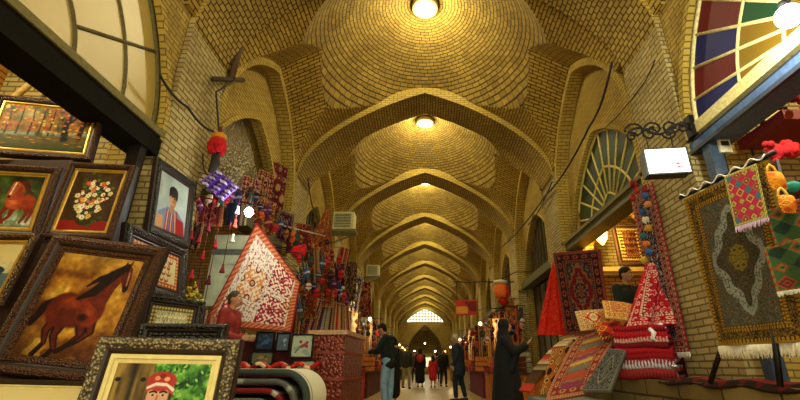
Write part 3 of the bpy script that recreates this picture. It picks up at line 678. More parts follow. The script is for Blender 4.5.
# door posts
mb = MB(); mb.box(-2.96, -2.84, 3.70, 3.80, 0, 2.95, 0); struct(mb.build('trim_%d' % tn, plain('17140c', .5))); tn += 1
mb = MB(); mb.box(2.83, 2.95, 3.69, 3.80, .73, 2.97, 0); struct(mb.build('trim_%d' % tn, plain('3b4a5c', .4))); tn += 1
# wooden shutters of the far shops
M_SHUT = plain('5a4a26', .7, noise=.2, scale=8, name='shutter_wood')
nd = 2
for k in range(2, NB+1):
    for s in (-1, 1):
        yc = 2.2+LB*k; e = struct(empty('door_%d' % nd, (s*3.25, yc, 0))); nd += 1; mb = MB()
        for y in np.linspace(-1.2, 1.2, 5): mb.box(-.02, .02, y-.29, y+.29, 0, 2.98)
        mb.build('shutter', M_SHUT, e); mb = MB()
        for y in np.linspace(-1.5, 1.5, 6): mb.box(-.05, .05, y-.03, y+.03, 0, 3.0)
        for z in (1.0, 2.0): mb.box(-.045, .045, -1.4, 1.4, z-.03, z+.03)
        mb.build('rails', plain('3a3018', .7), e)
# arched niche and shelf in the lit shop on the right (bay 1): side wall of the pier at y 8.35
ni = MB(); cx = 4.0; a = [(cx+.75*q, 2.75+1.25*float(pr(q, .6))) for q in np.sin(np.linspace(-1, 1, 25)*PI/2)]
YN = 7.96
tp = [(3.07+1.73*i/24, 5.3) for i in range(25)]
ni.add([(x, YN, z) for x, z in a+tp], [(i, i+1, 25+i+1, 25+i) for i in range(24)])
ni.add([(x, y, z) for y in (YN, YN+.3) for x, z in a], [(i, i+1, 25+i+1, 25+i) for i in range(24)])
ni.add([(3.07, YN, 0), (3.25, YN, 0), (3.25, YN, 2.75), (3.07, YN, 5.3)], [(0, 1, 2, 3)]); ni.add([(3.25, YN, 0), (4.8, YN, 0), (4.8, YN, 2.55), (3.25, YN, 2.55)], [(0, 1, 2, 3)])
struct(ni.build('wall_shop_niche', M_SHOP))
mb = MB(); mb.box(3.1, 4.8, YN-.16, YN, 2.52, 2.6); mb.box(3.1, 4.8, YN-.10, YN, 2.46, 2.52); struct(mb.build('trim_%d' % tn, plain('d8b860', .7))); tn += 1
picture((4.02, YN-.02, 3.08), 0, 4, 0, .62, .85, script_art(15, '3a1a10', '8a5a30', '2a100a'), .07, .02, M_BROWN, M_BROWN, label='ornate brown framed picture standing in the lit brick niche', res=60)
sc_ = empty('wall_sconce', (3.42, YN-.02, 3.2), label='glowing yellow wall sconce beside the brick niche of the lit shop', cat='lamp')
mb = MB(); mb.lathe([(.02, -.16), (.09, -.06), (.11, .08), (.10, .10)], (0, -.12, 0), 14); mb.build('lamp_shade', emit('ffc840', 9, 'warm_shade'), sc_)
mb = MB(); mb.box(-.05, .05, -.03, .01, -.1, .1); mb.tube([(0, 0, -.05), (0, -.1, -.14), (0, -.12, -.15)], .012); mb.build('bracket', plain('6a5020', .4, metal=.6), sc_)
plight('sconce_light', (0, -.3, .05), 60, (1, .68, .22), .06, sc_)
# left shop: gable niche and fluorescent lamp
mb = MB(); G = [(-4.45, 3.35), (-3.95, 4.05), (-3.35, 3.35)]
mb.add([(x, 3.78, z) for x, z in G]+[(x, 3.5, z) for x, z in G], [(0, 1, 4, 3), (1, 2, 5, 4)])
mb2 = MB(); mb2.tube([(-4.5, 3.74, 3.3), (-3.95, 3.72, 4.08), (-3.3, 3.74, 3.3)], .035, 6); struct(mb2.build('trim_%d' % tn, plain('e0c070', .6))); tn += 1
fl_ = empty('fluorescent_lamp', (-3.45, 2.85, 3.50), label='small white fluorescent lamp above the autumn forest painting', cat='lamp')
mb = MB(); mb.box(-.11, .11, -.05, .05, -.05, .02); mb.build('tube_cover', emit('e8fff4', 12, 'cold_tube'), fl_)
mb = MB(); mb.box(-.13, .13, -.06, .06, .02, .07); mb.tube([(0, 0, .07), (0, 0, 1.8)], .008, 6); mb.build('lamp_housing', plain('c8c8b8', .4), fl_)
plight('tube_light', (-.7, -.5, 0), 45, (1, .86, .5), .1, fl_)
gl = empty('globe_lamp', tuple(at(789, 16, D=2.3)), label='round white globe lamp glowing under the stained glass at top right', cat='lamp')
mb = MB(); mb.ball((0, 0, 0), .085, 16); mb.build('globe', emit('f4fff8', 10, 'globe_glass'), gl)
mb = MB(); mb.lathe([(.03, .07), (.04, .08), (.035, .13)]); mb.tube([(0, 0, .12), (.12, 0, .2), (.55, 0, .22)], .012, 6); mb.build('holder', plain('2a2a28', .4), gl)
plight('globe_light', (-.2, 0, -.1), 45, (.95, .95, .8), .09, gl)
# interior of the right bay 0 shop
sh = empty('shop_fill_lamp', (3.9, 2.2, 3.9), label='small bulb inside the shop behind the big green gold rug', cat='lamp')
mb = MB(); mb.ball((0, 0, 0), .05); mb.build('bulb', emit('fff0c0', 12), sh); mb = MB(); mb.tube([(0, 0, .05), (0, 0, 1.4)], .01, 6); mb.build('cord', plain('201c18', .6), sh)
plight('shop_fill_light', (0, 0, -.15), 60, (1, .85, .5), .08, sh)  # this bulb is added to brighten the shop interior
picture((3.52, 3.62, 3.17), -8, 5, 0, .27, .24, art_pale, .03, .03, M_BLACKF, M_CREAM, label='small black framed picture on the red shop shelf at right edge', res=40)
mb = MB(); mb.box(3.2, 4.7, 3.2, 3.78, 2.9, 3.0); mb.box(3.25, 4.7, 3.2, 3.78, 2.3, 2.36)
tag(mb.build('wall_shelf', plain('7a1a18', .6)), 'red cloth covered shelf in the right hand shop', 'shelf')
for (px, py, D, s, lab) in ((722, 148, 3.72, .12, 'white electric meter box on the brick pier inside the right shop'), (741, 112, 3.72, .13, 'cream switch box high on the brick above the white meter')):
    e = empty('meter_box', tuple(at(px, py, D=D)), label=lab, cat='electric box'); mb = MB(); mb.box(-s/2, s/2, -.05, .04, -s*.6, s*.6); mb.build('case', plain('d8d4b0', .5), e)
    mb = MB(); mb.box(-s*.3, s*.3, -.06, -.045, 0, s*.4); mb.build('window', plain('2a2c28', .3), e)
    mb = MB(); mb.tube([(0, 0, -s*.6), (0, .02, -.5)], .012, 6); mb.build('conduit', plain('1c1c18', .5), e)
for i, (px, py, c) in enumerate(((790, 150, 'c81818'), (776, 152, 'b0141c'), (770, 95, '6a1414'), (792, 95, '8a1818'))):
    p = at(px, py, D=3.15); mb = MB(); rr = random.Random(i)
    mb.ball(p, .07, 14, sc=(1, .8, 1.1)); 
    for q in range(8): mb.ball(p+Vector((rr.uniform(-.08, .08), rr.uniform(-.05, .02), rr.uniform(-.1, .08))), rr.uniform(.02, .04), 8)
    tag(mb.build('yarn_bundle', plain(c, .9, bump=.5)), ['bright red yarn bundle at the right edge above the green striped bags', 'red yarn bundle left of the one at the right edge', 'dark red yarn bundle left of the small black framed picture', 'dark red yarn bundle above the small black framed picture'][i], 'yarn')
# ------------------------------------------------------------------ wall ironwork, sign, cables
M_IRON = plain('14120e', .5, metal=.5, name='wrought_iron')
def spiral(c, r0, turns, a0, dirn, ax, n=26):
    pts = []
    for i in range(n):
        t = i/(n-1); a = a0+dirn*turns*2*PI*t; r = r0*(1-.82*t); pts.append(Vector(c)+ax[0]*(r*math.cos(a))+ax[1]*(r*math.sin(a)))
    return pts
A_ = at(690, 127, X=2.78); B_ = at(628, 133, D=4.0); ux = (B_-A_); Ls = ux.length; ux.normalize(); uz = Vector((0, 0, 1))
sb = empty('sign_bracket', tuple(A_), label='black wrought iron scroll bracket reaching out above the lit white sign', cat='bracket')
mb = MB(); O = Vector((0, 0, 0))
for (f, zz, r, a0, d) in ((.12, .0, .07, 0, 1), (.30, .03, .09, PI, 1), (.34, -.05, .07, 0, -1), (.58, .02, .09, 0, 1), (.66, -.04, .08, PI, -1), (.88, .02, .10, 0, 1), (.95, -.05, .06, PI, -1)):
    mb.tube(spiral(O+ux*(Ls*f)+uz*zz, r, 1.4, a0, d, (ux, uz)), .011, 6)
mb.tube([O+ux*(Ls*t)+uz*(.05*math.sin(t*2*PI*1.5)) for t in np.linspace(0, 1, 24)], .013, 6); mb.build('scrollwork', M_IRON, sb)
mb = MB(); mb.box(-.02, .03, -.05, .05, -.12, .12); mb.build('wall_plate', M_IRON, sb)
c = at(667, 161, D=3.75); sg = empty('lit_sign', tuple(c), -.12, 'white backlit sign box with faint text and a red mark, hung under the iron bracket', 'sign')
mb = MB(); mb.box(-.20, .20, .0, .14, -.135, .135); mb.box(-.21, .21, -.01, .02, -.145, -.13); mb.box(-.21, .21, -.01, .02, .13, .145); mb.box(-.21, -.195, -.01, .02, -.14, .14); mb.box(.195, .21, -.01, .02, -.14, .14); mb.build('case', plain('1a1c18', .4), sg)
mb = MB(); mb.box(-.195, .195, -.012, 0, -.13, .13); mb.build('panel', emit('eafff2', 1.1, 'sign_panel'), sg)
mb = MB(); r = random.Random(2)
def glyphs(mb, x0, x1, z, s, y, r):
    x = x0
    while x < x1:
        L = r.uniform(.6, 1.5)*s; mb.tube([(x, y, z), (x+L*.3, y, z-s*.4), (x+L*.8, y, z-s*.3), (x+L, y, z+s*.4)], s*.1, 5)
        if r.random() < .6: mb.ball((x+L*.5, y, z+s*.7), s*.12, 6)
        x += L+s*.35
glyphs(mb, -.13, .13, .05, .035, -.014, r); mb.build('heading_lettering', emit('d8d8c0', .9), sg)
mb = MB(); glyphs(mb, -.14, .0, -.03, .018, -.014, r); mb.build('small_lettering', plain('7a90b0', .5), sg)
mb = MB(); mb.ball((.09, -.012, -.035), .018, 8, sc=(1.5, .3, .6)); mb.ball((.10, -.012, -.07), .018, 8, sc=(1.5, .3, .5)); mb.build('red_mark', plain('c81828', .5), sg)
mb = MB(); mb.tube([(-.12, .06, .14), (-.12, .06, .34)], .006, 5); mb.tube([(.12, .06, .14), (.12, .06, .34)], .006, 5); mb.build('hanger', M_IRON, sg)
def cable(name, pts, r, lab, sag=.15):
    P = []
    for a, b in zip(pts, pts[1:]):
        for t in np.linspace(0, 1, 12, endpoint=False): q = Vector(a).lerp(Vector(b), t); q.z -= sag*4*t*(1-t); P.append(q)
    P.append(Vector(pts[-1])); mb = MB(); mb.tube(P, r, 6); return tag(mb.build(name, plain('16130d', .6)), lab, 'cable')
cable('cable', [at(612, 62, X=2.7), at(590, 125, X=2.7), at(545, 196, X=2.74), at(500, 248, X=2.7)], .018, 'thick black cable swooping along the right wall past the fan window', .12)
cable('cable', [at(605, 128, X=2.75), at(640, 88, X=2.75), at(655, 60, X=2.76)], .008, 'thin wire rising from the iron bracket towards the vault', .03)
cable('cable', [at(160, 75, X=-2.77), at(188, 107, X=-2.77), at(214, 132, X=-2.5)], .014, 'dark cable crossing the left pier down to the red pompom', .05)
cable('cable', [at(236, 80, X=-2.6), at(216, 92, X=-2.6), at(219, 130, X=-2.35)], .012, 'dark cord hanging from the iron lamp arm above the red pompom', .0)
cable('cable', [at(308, 178, X=-2.7), at(312, 205, X=-2.6), at(326, 232, X=-2.3)], .014, 'black cable curving down beside the brown triangular kilim', .05)
cable('cable', [at(552, 182, X=2.7), at(538, 212, X=2.7), at(528, 225, X=2.7)], .014, 'short black cable hanging beside the dark carved screen', .02)
ia = empty('iron_bar_fixture', tuple(at(238, 62, X=-2.72)), label='rusty iron bar fixture with short prongs high on the left wall', cat='bracket')
o0 = at(238, 62, X=-2.72); q = [at(a, b, X=-2.72)-o0 for a, b in ((243, 36), (231, 80), (213, 79), (251, 38), (249, 46), (243, 80))]
mb = MB(); mb.tube([q[0], q[1]], .045, 8); mb.build('bar', plain('4a3416', .7), ia)
for a, b, r_ in ((q[2], q[5], .035), (q[0], q[3], .03), (q[0]*.75, q[4], .02)): mb = MB(); mb.tube([a, b], r_, 8); mb.build('prong', plain('3a2a12', .7), ia)

# ------------------------------------------------------------------ air conditioners
def acunit(px, py, X, s, lab):
    p = at(px, py, X=X); e = empty('air_conditioner', tuple(p), label=lab, cat='air conditioner', group='air conditioners on the left wall')
    mb = MB(); mb.box(-.55*s, .2*s, -.2*s, .35*s, -.33*s, .33*s); mb.build('case', plain('c8c088', .5), e)
    mb = MB()
    for i in range(9): mb.box(-.5*s+.0, .1*s, -.215*s, -.2*s, (-.26+.06*i)*s, (-.235+.06*i)*s)
    mb.build('grille', plain('4a4a38', .5), e)
    mb = MB(); mb.box(-.7*s, .3*s, -.25*s, .4*s, -.42*s, -.34*s); mb.tube([(-.7*s, 0, -.42*s), (-.6*s, 0, -1.0*s)], .04*s, 6); mb.tube([(-.7, .1, -.38*s), (.2, .1, -.38*s)], .03, 6); mb.tube([(-.7, .1, -.9*s), (.2, .1, -.42*s)], .025, 6); mb.build('shelf', plain('6a6438', .6), e)
acunit(349, 222, -2.1, .75, 'nearer air conditioner on the left wall above the hanging goods'); acunit(376, 271, -2.1, .70, 'farther small air conditioner on the left wall')
# ------------------------------------------------------------------ right side: rugs and carpets
def fringe(parent, P0, P1, L, col, n=60, nrm=Vector((0, -1, 0)), name='fringe'):
    P0 = Vector(P0); P1 = Vector(P1); mb = MB(); d = (P1-P0); r = random.Random(n)
    for i in range(n):
        a = P0+d*(i/n); l = L*r.uniform(.8, 1.1); k = a+d*(.5/n)
        mb.tube([k, k+Vector((r.uniform(-.005, .005), 0, -l*.5)), k+Vector((r.uniform(-.01, .01), 0, -l))+nrm*r.uniform(-.01, .01)], [d.length/n*.55, d.length/n*.65, d.length/n*.4], 5)
    return mb.build(name, plain(col, .9, noise=.08), parent)
def rugthing(name, lab, C, fnc, cat='rug', fr=None, group=None, thick=.01):
    e = empty(name, label=lab, cat=cat, group=group); sheet('pile', C, fnc, e, thick=thick)
    for f in (fr or []): fringe(e, *f)
    return e
# big gold/green rug on a rack
P = [at(684, 200, D=3.36), at(768, 160, D=2.62), at(810, 342, D=2.62), at(718, 346, D=3.36)]
C = rugart(380, 240, '33301e', ['5c5638', '241c0e', '4a4c40', '54301c'], '2e2410', ['8a6a1e', '4a3c1c'], '9c7418', 5, True, (.022, .03, .07, .022, .03), 34, ['66695c', '2c2a1c', '7c8078'], big=True)
big = rugthing('hanging_rug', 'big gold bordered green grey medallion rug hanging on a black rack beside the pier', C, bilin(*P, .015, (1, 0, 0), 2))
for a, b in ((P[3], P[2]),): fringe(big, a, b, .085, 'e8e2cc', 90, Vector((-1, 0, 0)))
rk = empty('rug_rack', tuple(P[0]), label='black metal rack carrying the big gold bordered rug', cat='rack'); mb = MB(); o = P[0]
e0 = at(680, 198, D=3.4)-o; e1 = at(775, 152, D=2.56)-o; mb.tube([e0, e1], .018, 8); mb.build('top_bar', M_IRON, rk)
for (a, b, c, d, D1, D2) in ((722, 350, 708, 374, 3.33, 3.5), (770, 340, 778, 378, 2.85, 2.85)):
    mb = MB(); q0 = at(a, b, D=D1)-o; q1 = at(c, d, D=D2)-o; q1.z = .735-o.z; q0 = q0+Vector((.05, 0, .1)); mb.tube([q0, q1], .02, 6); mb.build('leg', M_IRON, rk)
for a_, b_ in ((P[0], P[3]), (P[1], P[2])): mb = MB(); mb.tube([a_-o+Vector((.06, 0, 0)), b_-o+Vector((.06, 0, .03))], .014, 6); mb.build('upright', M_IRON, rk)
mb = MB(); mb.tube([e0+Vector((-.01, 0, .0))]+[e0.lerp(e1, t)+Vector((-.03, 0, .02*math.sin(t*40))) for t in np.linspace(.05, .95, 40)], .006, 5); mb.build('cord', plain('e8e0d0', .8), rk)
C = geoart(90, 60, ['b0304a', '6a8a3c', 'c8b060', '8a2030', '4a6a7a'], 4, 4, 6)
P = [at(731, 178, D=2.68), at(763, 165, D=2.52), at(775, 218, D=2.52), at(742, 228, D=2.68)]
P = [p+Vector((-.06, -.02, 0)) for p in P]
sm_ = rugthing('small_rug', 'small pink green checked rug hanging over the big gold rug', C, bilin(*P, .0)); fringe(sm_, P[3], P[2], .04, 'd8b8e0', 26, Vector((-1, 0, 0)))
# orange bags and striped bags at the right edge
def bag(p, w, h, cols, lab, seed=0, strap=True, name='woven_bag', yaw=0, grp=None):
    e = empty(name, tuple(p), yaw, lab, 'bag', grp); C = geoart(40, 34, cols, seed, 2, 3)
    sheet('body', C, lambda U, V: ((U-.5)*w*(1+.15*np.sin(V*PI)), -.035*np.sin(U*PI)*np.sin(V*PI)-.01, (.5-V)*h), e, thick=.02)
    if strap: mb = MB(); mb.tube([(-w*.4, 0, h*.48), (-w*.2, 0, h*.9), (0, 0, h*1.05), (w*.2, 0, h*.9), (w*.4, 0, h*.48)], .008, 5); mb.build('strap', plain(cols[1], .8), e)
    return e
bag(at(775, 182, D=2.5), .09, .12, ['e08a20', 'f0b040', 'c85a18'], 'orange woven bag hung just right of the small checked rug', 2)
bag(at(786, 205, D=2.45), .09, .11, ['d87820', 'e8c050', 'b84818'], 'lower orange woven bag, right of the small checked rug', 3)
for i, (px, py) in enumerate(((793, 225), (793, 265))):
    C = geoart(60, 50, ['3c5a34', 'a03828', '6a7a3c', '24382c'], 6+i, 2, 3); p = at(px, py, D=2.48)
    q = empty('folded_kilim', tuple(p), -1.2, ['green red kilim hanging at the right edge under the orange bags', 'lower green kilim with white hem hanging at the right edge'][i], 'kilim')
    sheet('pile', C, lambda U, V: ((U-.5)*.26, .02*np.sin(U*6), (.5-V)*.28), q); fringe(q, (-.13, -.0, -.14), (.13, 0, -.14), .03, 'dcdcc8', 20)
mb = MB(); mb.lathe([(.001, -.02), (.05, 0), (.055, .03), (.03, .05), (.001, .055)], at(793, 190, D=2.5), 12); tag(mb.build('woollen_cap', plain('2c8a7c', .9)), 'teal woollen cap at the right edge among the orange bags', 'cap')
# flat red runner along the platform edge
C = stripeart(60, 400, ['8a1a14', '5a1210', 'a82c1c', '241410', '701612'], 5, 6, True)
rugthing('runner_rug', 'long flat red runner lying along the stone platform edge', C, lambda U, V: (2.28+.5*(1-V)+.02*np.sin(U*40), 1.0+3.5*U, .745+.01*np.sin(U*33+V*5)+np.where(V > .93, -.04*(V-.93)/.07, 0)), thick=.018)
mb = MB(); mb.box(2.6, 3.9, 1.6, 3.0, .73, .95)
tag(mb.build('low_bench', plain('5a5a4a', .6, noise=.2)), 'low grey bench behind the big gold rug', 'bench')
# red bordered runner against the pier
P = [Vector((2.76, 5.22, 2.95)), Vector((2.76, 4.66, 2.95)), Vector((2.76, 4.66, 1.0)), Vector((2.76, 5.22, 1.0))]
C = rugart(330, 90, '141a2c', ['8a1c24', 'c8c0b0', '3a3a5a', '7a2030'], '6a1218', ['96181e', '701419'], 'a89880', 9, False, (.09, .03, .10, .03, .05), 12)
rb_ = rugthing('hanging_runner', 'tall dark blue runner with bright red border hanging down the white brick pier', C, bilin(*P)); fringe(rb_, P[3], P[2], .06, 'dcd8cc', 30, Vector((-1, 0, 0)))
def pompom(p, r, col, lab, grp=None, name='pompom'):
    e = empty(name, tuple(p), 0, lab, 'pompom', grp); mb = MB(); mb.ball((0, 0, 0), r, 12, sc=(1, 1, .9)); rr = random.Random(int(p[2]*1000))
    for k in range(14):
        d = Vector((rr.gauss(0, 1), rr.gauss(0, 1), rr.gauss(0, 1))).normalized(); mb.ball(d*r*.8, r*.35, 6)
    mb.build('wool_ball', plain(col, .95, bump=.6), e); mb = MB(); mb.tube([(0, 0, r*.8), (0, 0, r*2.2)], .006, 5); mb.build('cord', plain('3a1a14', .8), e); return e
pcs = [('3a6ab0', 'blue'), ('e0a060', 'peach'), ('2a5a9a', 'deep blue'), ('e8e0d0', 'white'), ('d8a030', 'ochre'), ('2a7a8a', 'teal'), ('e07828', 'orange'), ('30609a', 'steel blue'), ('d8c040', 'yellow')]
for i, (c, nm) in enumerate(pcs):
    px = 645+3*math.sin(i*2.1)+i*.2; py = 196+i*8.0
    pompom(at(px, py, X=2.68), .042, c, '%s woollen pompom, %s of the string beside the red bordered runner' % (nm, ['topmost', 'second', 'third', 'fourth', 'fifth', 'sixth', 'seventh', 'eighth', 'lowest'][i]), 'pompoms on the string beside the pier')
rr = random.Random(8)
for i in range(7):
    p = at(628+rr.uniform(0, 18), 182+rr.uniform(0, 14), X=2.68); mb = MB(); mb.lathe([(.012, .03), (.018, .015), (.03, -.06), (.001, -.062)], p, 8)
    tag(mb.build('red_tassel', plain(rr.choice(['b01818', '7a1414']), .9)), 'dark red tassel in the bunch just under the lit sign', 'tassel', 'red tassels bunched under the sign')
# dark patterned rug on the brick left of the lit shop, red cone cloth
P = [at(553, 253, D=6.7), at(600, 249, D=6.0), at(612, 332, D=6.0), at(566, 335, D=6.7)]
C = rugart(200, 120, '17141a', ['6a1418', '1c2834', '6a6450', '3a1418'], '1c1418', ['7a161c', '2a1416'], '7a4c30', 12, True, (.04, .03, .12, .03, .04), 10, ['6a1418', '1c1c28', '3a1214'])
rugthing('hanging_rug', 'dark red and black medallion rug hanging left of the lit shop window', C, bilin(*P, .02, (0, 1, 0), 2))
C = quant(fn(200, 90, 16, 33, 2), ['c01c14', 'd8301c', 'b41812', 'e04a2a', 'c01c14']); h_, w_ = C.shape[:2]
def cone(U, V):
    a = at(553, 262, D=7.3); b = at(537, 335, D=7.4); c = at(571, 335, D=7.0); s = V
    X = a.x+(b.x-a.x)*s+(c.x-b.x)*s*U; Y = a.y+(b.y-a.y)*s+(c.y-b.y)*s*U-.06*s*np.sin(U*PI*4); Z = a.z+(b.z-a.z)*s+(c.z-b.z)*s*U; return X, Y, Z
rugthing('draped_cloth', 'bright red cloth hanging in a tall cone against the wooden shutter', C, cone, 'cloth', thick=.02)
# carpet stack on the platform
def foldedrug(name, cx, cy, z, w, d, t, ang, C, lab, frc=None, grp=None):
    e = empty(name, (cx, cy, z), rad(ang), lab, 'carpet', grp); n = 18
    def f(U, V):
        a = V*2-1; s = np.where(V < .5, -d/2+d*V*2, 0)
        th = np.clip((V-.42)/.16, 0, 1)*PI
        Y = np.where(V < .42, d/2-(d)*(V/.42), np.where(V > .58, -d/2+d*(V-.58)/.42, -d/2-np.sin(th)*t*.45))
        Z = np.where(V < .42, t, np.where(V > .58, .01, t/2+np.cos(th)*t*.5)); return (U-.5)*w, Y, Z+.006*np.sin(U*9+V*5)
    sheet('pile', C, f, e, thick=t*.45)
    if frc: fringe(e, (-w/2, -d/2-.01, t*.75), (w/2, -d/2-.01, t*.75), t*.9, frc, int(w*55))
    return e
reds = [('8a1218', 'c01c28', 'deep red'), ('a01420', '5a1018', 'crimson'), ('6a1018', 'a82a30', 'wine red'), ('b01c24', '7a1018', 'bright red')]
z = .742
C0 = stripeart(60, 60, ['8a8a80', 'b0b0a4', '6a6a68'], 3, 10)
foldedrug('folded_carpet', 2.50, 5.02, z, .60, .42, .085, -40, stripeart(60, 70, ['7a1a1c', '5a5a58', '8a2a2a'], 4, 9), 'lowest folded carpet of the stack, with a grey fringe, on the platform', 'a8a498'); z += .10
foldedrug('folded_carpet', 2.50, 5.02, z, .58, .42, .075, -38, stripeart(60, 70, ['9aa4b8', 'c8ccd4', '7a1a20'], 6, 9), 'second folded carpet from the bottom of the stack, with a pale blue fringe', 'c4cada'); z += .09
for i in range(6):
    a, b, nm = reds[i % 4]; t = .05
    foldedrug('folded_carpet', 2.50+.012*math.sin(i*3), 5.03, z, .58-.01*i, .40, t, -38+3*math.sin(i*2), stripeart(50, 60, [a, b, a, 'c8b0a0' if i == 3 else a], i, 7), '%s folded carpet, %s layer of the red pile above the blue fringed one' % (nm, ['first', 'second', 'third', 'fourth', 'fifth', 'top'][i])); z += .058
ZT = z
for i, (px, py) in enumerate(((652, 335), (662, 330))):
    p = at(px, py, D=4.78); mb = MB(); mb.tube([p+Vector((-.02, 0, .07)), p+Vector((.015, -.02, .02)), p+Vector((-.01, -.02, -.03)), p+Vector((.02, -.02, -.07))], [.02, .028, .022, .012], 8)
    tag(mb.build('cotton_ribbon', plain('ece4e0', .9)), ['left', 'right'][i]+' white cotton knot hanging on the front of the red carpet pile', 'ribbon')
mb = MB(); mb.lathe([(.001, 0), (.03, .0), (.035, .03), (.05, .05), (.045, .055), (.001, .04)], at(676, 371, D=4.5), 12)
o = tag(mb.build('silver_bowl', plain('d8d8d8', .2, metal=.9)), 'small silver bowl on the red runner beside the carpet stack', 'bowl')
# red rolled rug and cushions on the pile
C = rugart(120, 90, 'a81422', ['c82a38', 'e0b0a0', '7a0c18', '20182a'], 'a01420', ['c01c2a', '600c14'], 'e0b8a0', 21, False, (.05, .03, .1, .03, .05), 7)
P = [at(647, 264, D=5.05), at(673, 262, D=4.9), at(685, 324, D=4.8), at(628, 327, D=5.0)]
rugthing('draped_rug', 'crimson patterned rug draped in a peak on top of the carpet stack', C, bilin(*P, .05, (0, 1, 0), 2), thick=.05)
def cushion(px, py, D, w, h, C, lab, yaw=0, lean=25, roll=0):
    e = empty('cushion', label=lab, cat='cushion'); pose(e, at(px, py, D=D), yaw, lean, roll)
    bul = lambda U, V: (np.clip(np.sin(U*PI), 0, 1)*np.clip(np.sin(V*PI), 0, 1))**.5
    sheet('cover_front', C, lambda U, V: ((U-.5)*w, -.09*bul(U, V), (.5-V)*h), e); sheet('cover_back', C, lambda U, V: ((U-.5)*w, .07*bul(U, V), (.5-V)*h), e)
cushion(592, 320, 5.5, .36, .26, rugart(60, 80, 'c88a50', ['8a1c18', 'e0c890', 'b04a28', '3a1c10'], 'b8703c', ['d8b070', '8a3018'], 'e8d090', 41, True, (.05, .03, .1, .03, .04), 5, ['c02818', 'e8d090', 'a03020']), 'orange and cream cushion with a red star beside the dark medallion rug', -5, 20, -4)
cushion(622, 312, 5.2, .42, .28, rugart(60, 80, 'c87840', ['8a2a18', 'e0c060', 'a84020', '50301c'], 'b06030', ['d8a040', '8a3018'], 'e8c070', 44, False, (.05, .03, .1, .03, .04), 5), 'orange brown cushion lying on the pile in front of the shopkeeper', 0, 35, 12)
cushion(610, 330, 5.3, .34, .22, geoart(50, 60, ['b83020', 'e0a040', '6a2018'], 9, 3, 3), 'small red and gold cushion below the orange brown one', 0, 30, -10)
# long patterned rug draped down to the step
def drape(U, V):
    p = [np.array(at(*a)) for a in ()]
    A = np.array(at(578, 340, D=6.0)); B = np.array(at(628, 322, D=5.4)); c_ = np.array(at(592, 392, D=5.2)); d_ = np.array(at(546, 402, D=5.6))
    out = []
    for k in range(3):
        q = A[k]*(1-U)*(1-V)+B[k]*U*(1-V)+c_[k]*U*V+d_[k]*(1-U)*V
        if k == 2: q = q+.07*np.sin(V*PI)+.015*np.sin(V*9+U*2)
        out.append(q)
    return out
C = rugart(260, 130, 'a05c44', ['6a7450', 'a88c5c', '8a3424', '50505c'], '8a3424', ['b0563a', '7a2a20'], 'b89468', 51, False, (.05, .03, .14, .03, .04), 7)
u_, v_ = grid(260, 130)
for i in range(9): mixm(C, ((np.abs(v_-.12-.095*i) < .03) & (np.abs(u_-.5) < .24))*.9, ['8a3a5a', 'c8b050', '6a7a6a', 'b84a30'][i % 4])
rugthing('draped_rug', 'long salmon red rug with coloured bars sloping from the pile down to the grey step', C, drape, thick=.03)
# second draped rug, cream and brown, over a stand at left
def arch_rug(U, V):
    A = np.array(at(524, 392, D=6.6)); T = np.array(at(556, 346, D=6.8)); B = np.array(at(583, 336, D=6.4)); t = V
    ww = .42; X = A[0]*(1-t)**2+2*T[0]*t*(1-t)+B[0]*t*t; Z = A[2]*(1-t)**2+2*(T[2]+.12)*t*(1-t)+B[2]*t*t; Y = 6.9-.35*U+0*t
    return X+.08*U, Y, Z+.0*U
rugthing('draped_rug', 'cream and brown striped rug arching over the rack behind the woman in black', stripeart(140, 60, ['d8c8a0', '5a3a20', 'b8a070', '3a2a1c', 'c8442c'], 7, 14), arch_rug, thick=.03)
P = [at(552, 350, D=6.3), at(572, 345, D=6.2), at(560, 392, D=6.2), at(540, 395, D=6.3)]
rugthing('hanging_rug', 'small orange brown rug hanging under the cream striped rug', geoart(80, 50, ['b86a2c', 'e0b060', '6a2c18', '3a1c14'], 5, 3, 5), bilin(*P, .01))
P = [at(585, 352, D=5.9), at(560, 362, D=6.1), at(553, 380, D=6.1), at(575, 372, D=5.9)]
# grey carpet slab leaning
e = empty('leaning_carpet', label='thick grey patterned carpet leaning on the carpet stack', cat='carpet')
P = [at(610, 350, D=5.1), at(626, 352, D=4.9), at(610, 392, D=4.6), at(583, 392, D=4.9)]
sheet('pile', rugart(90, 60, '4a4c48', ['2a2c2c', '6a6a60', '5a3a34', '33363a'], '33353a', ['5a5a54', '2c2c2c'], '7a7668', 61, True), bilin(*P), e, thick=.05)
# step / trestle tables in front
mb = MB(); mb.box(1.55, 2.28, 5.2, 6.6, .40, .48)
for x in (1.6, 2.2):
    for y in (5.25, 6.5): mb.box(x-.02, x+.02, y-.02, y+.02, 0, .40)
t_ = empty('low_table', (0, 0, 0), label='low pale grey table carrying the lower ends of the draped rugs', cat='table')
mt = MB(); mt.box(1.5, 2.28, 5.0, 6.8, .40, .46); mt.build('tabletop', plain('8c9a98', .5), t_)
for x in (1.56, 2.22):
    for y in (5.08, 6.72): q = MB(); q.box(x-.025, x+.025, y-.025, y+.025, 0, .40); q.build('leg', plain('5a6260', .5), t_)
cl = sheet('white_cloth', canvas(20, 50, 'dcdcd0'), lambda U, V: (1.49+.25*U, 5.02+0*U-.0*V, .47-.12*V-.02*np.sin(U*30)*V)); tag(cl, 'white cloth hanging over the end of the low grey table', 'cloth')
# pile support behind
mb = MB(); mb.box(2.34, 3.3, 5.35, 6.1, .735, 1.22); tag(mb.build('display_crate', plain('5a2018', .8)), 'dark red covered crate under the cushions and draped rugs', 'crate')
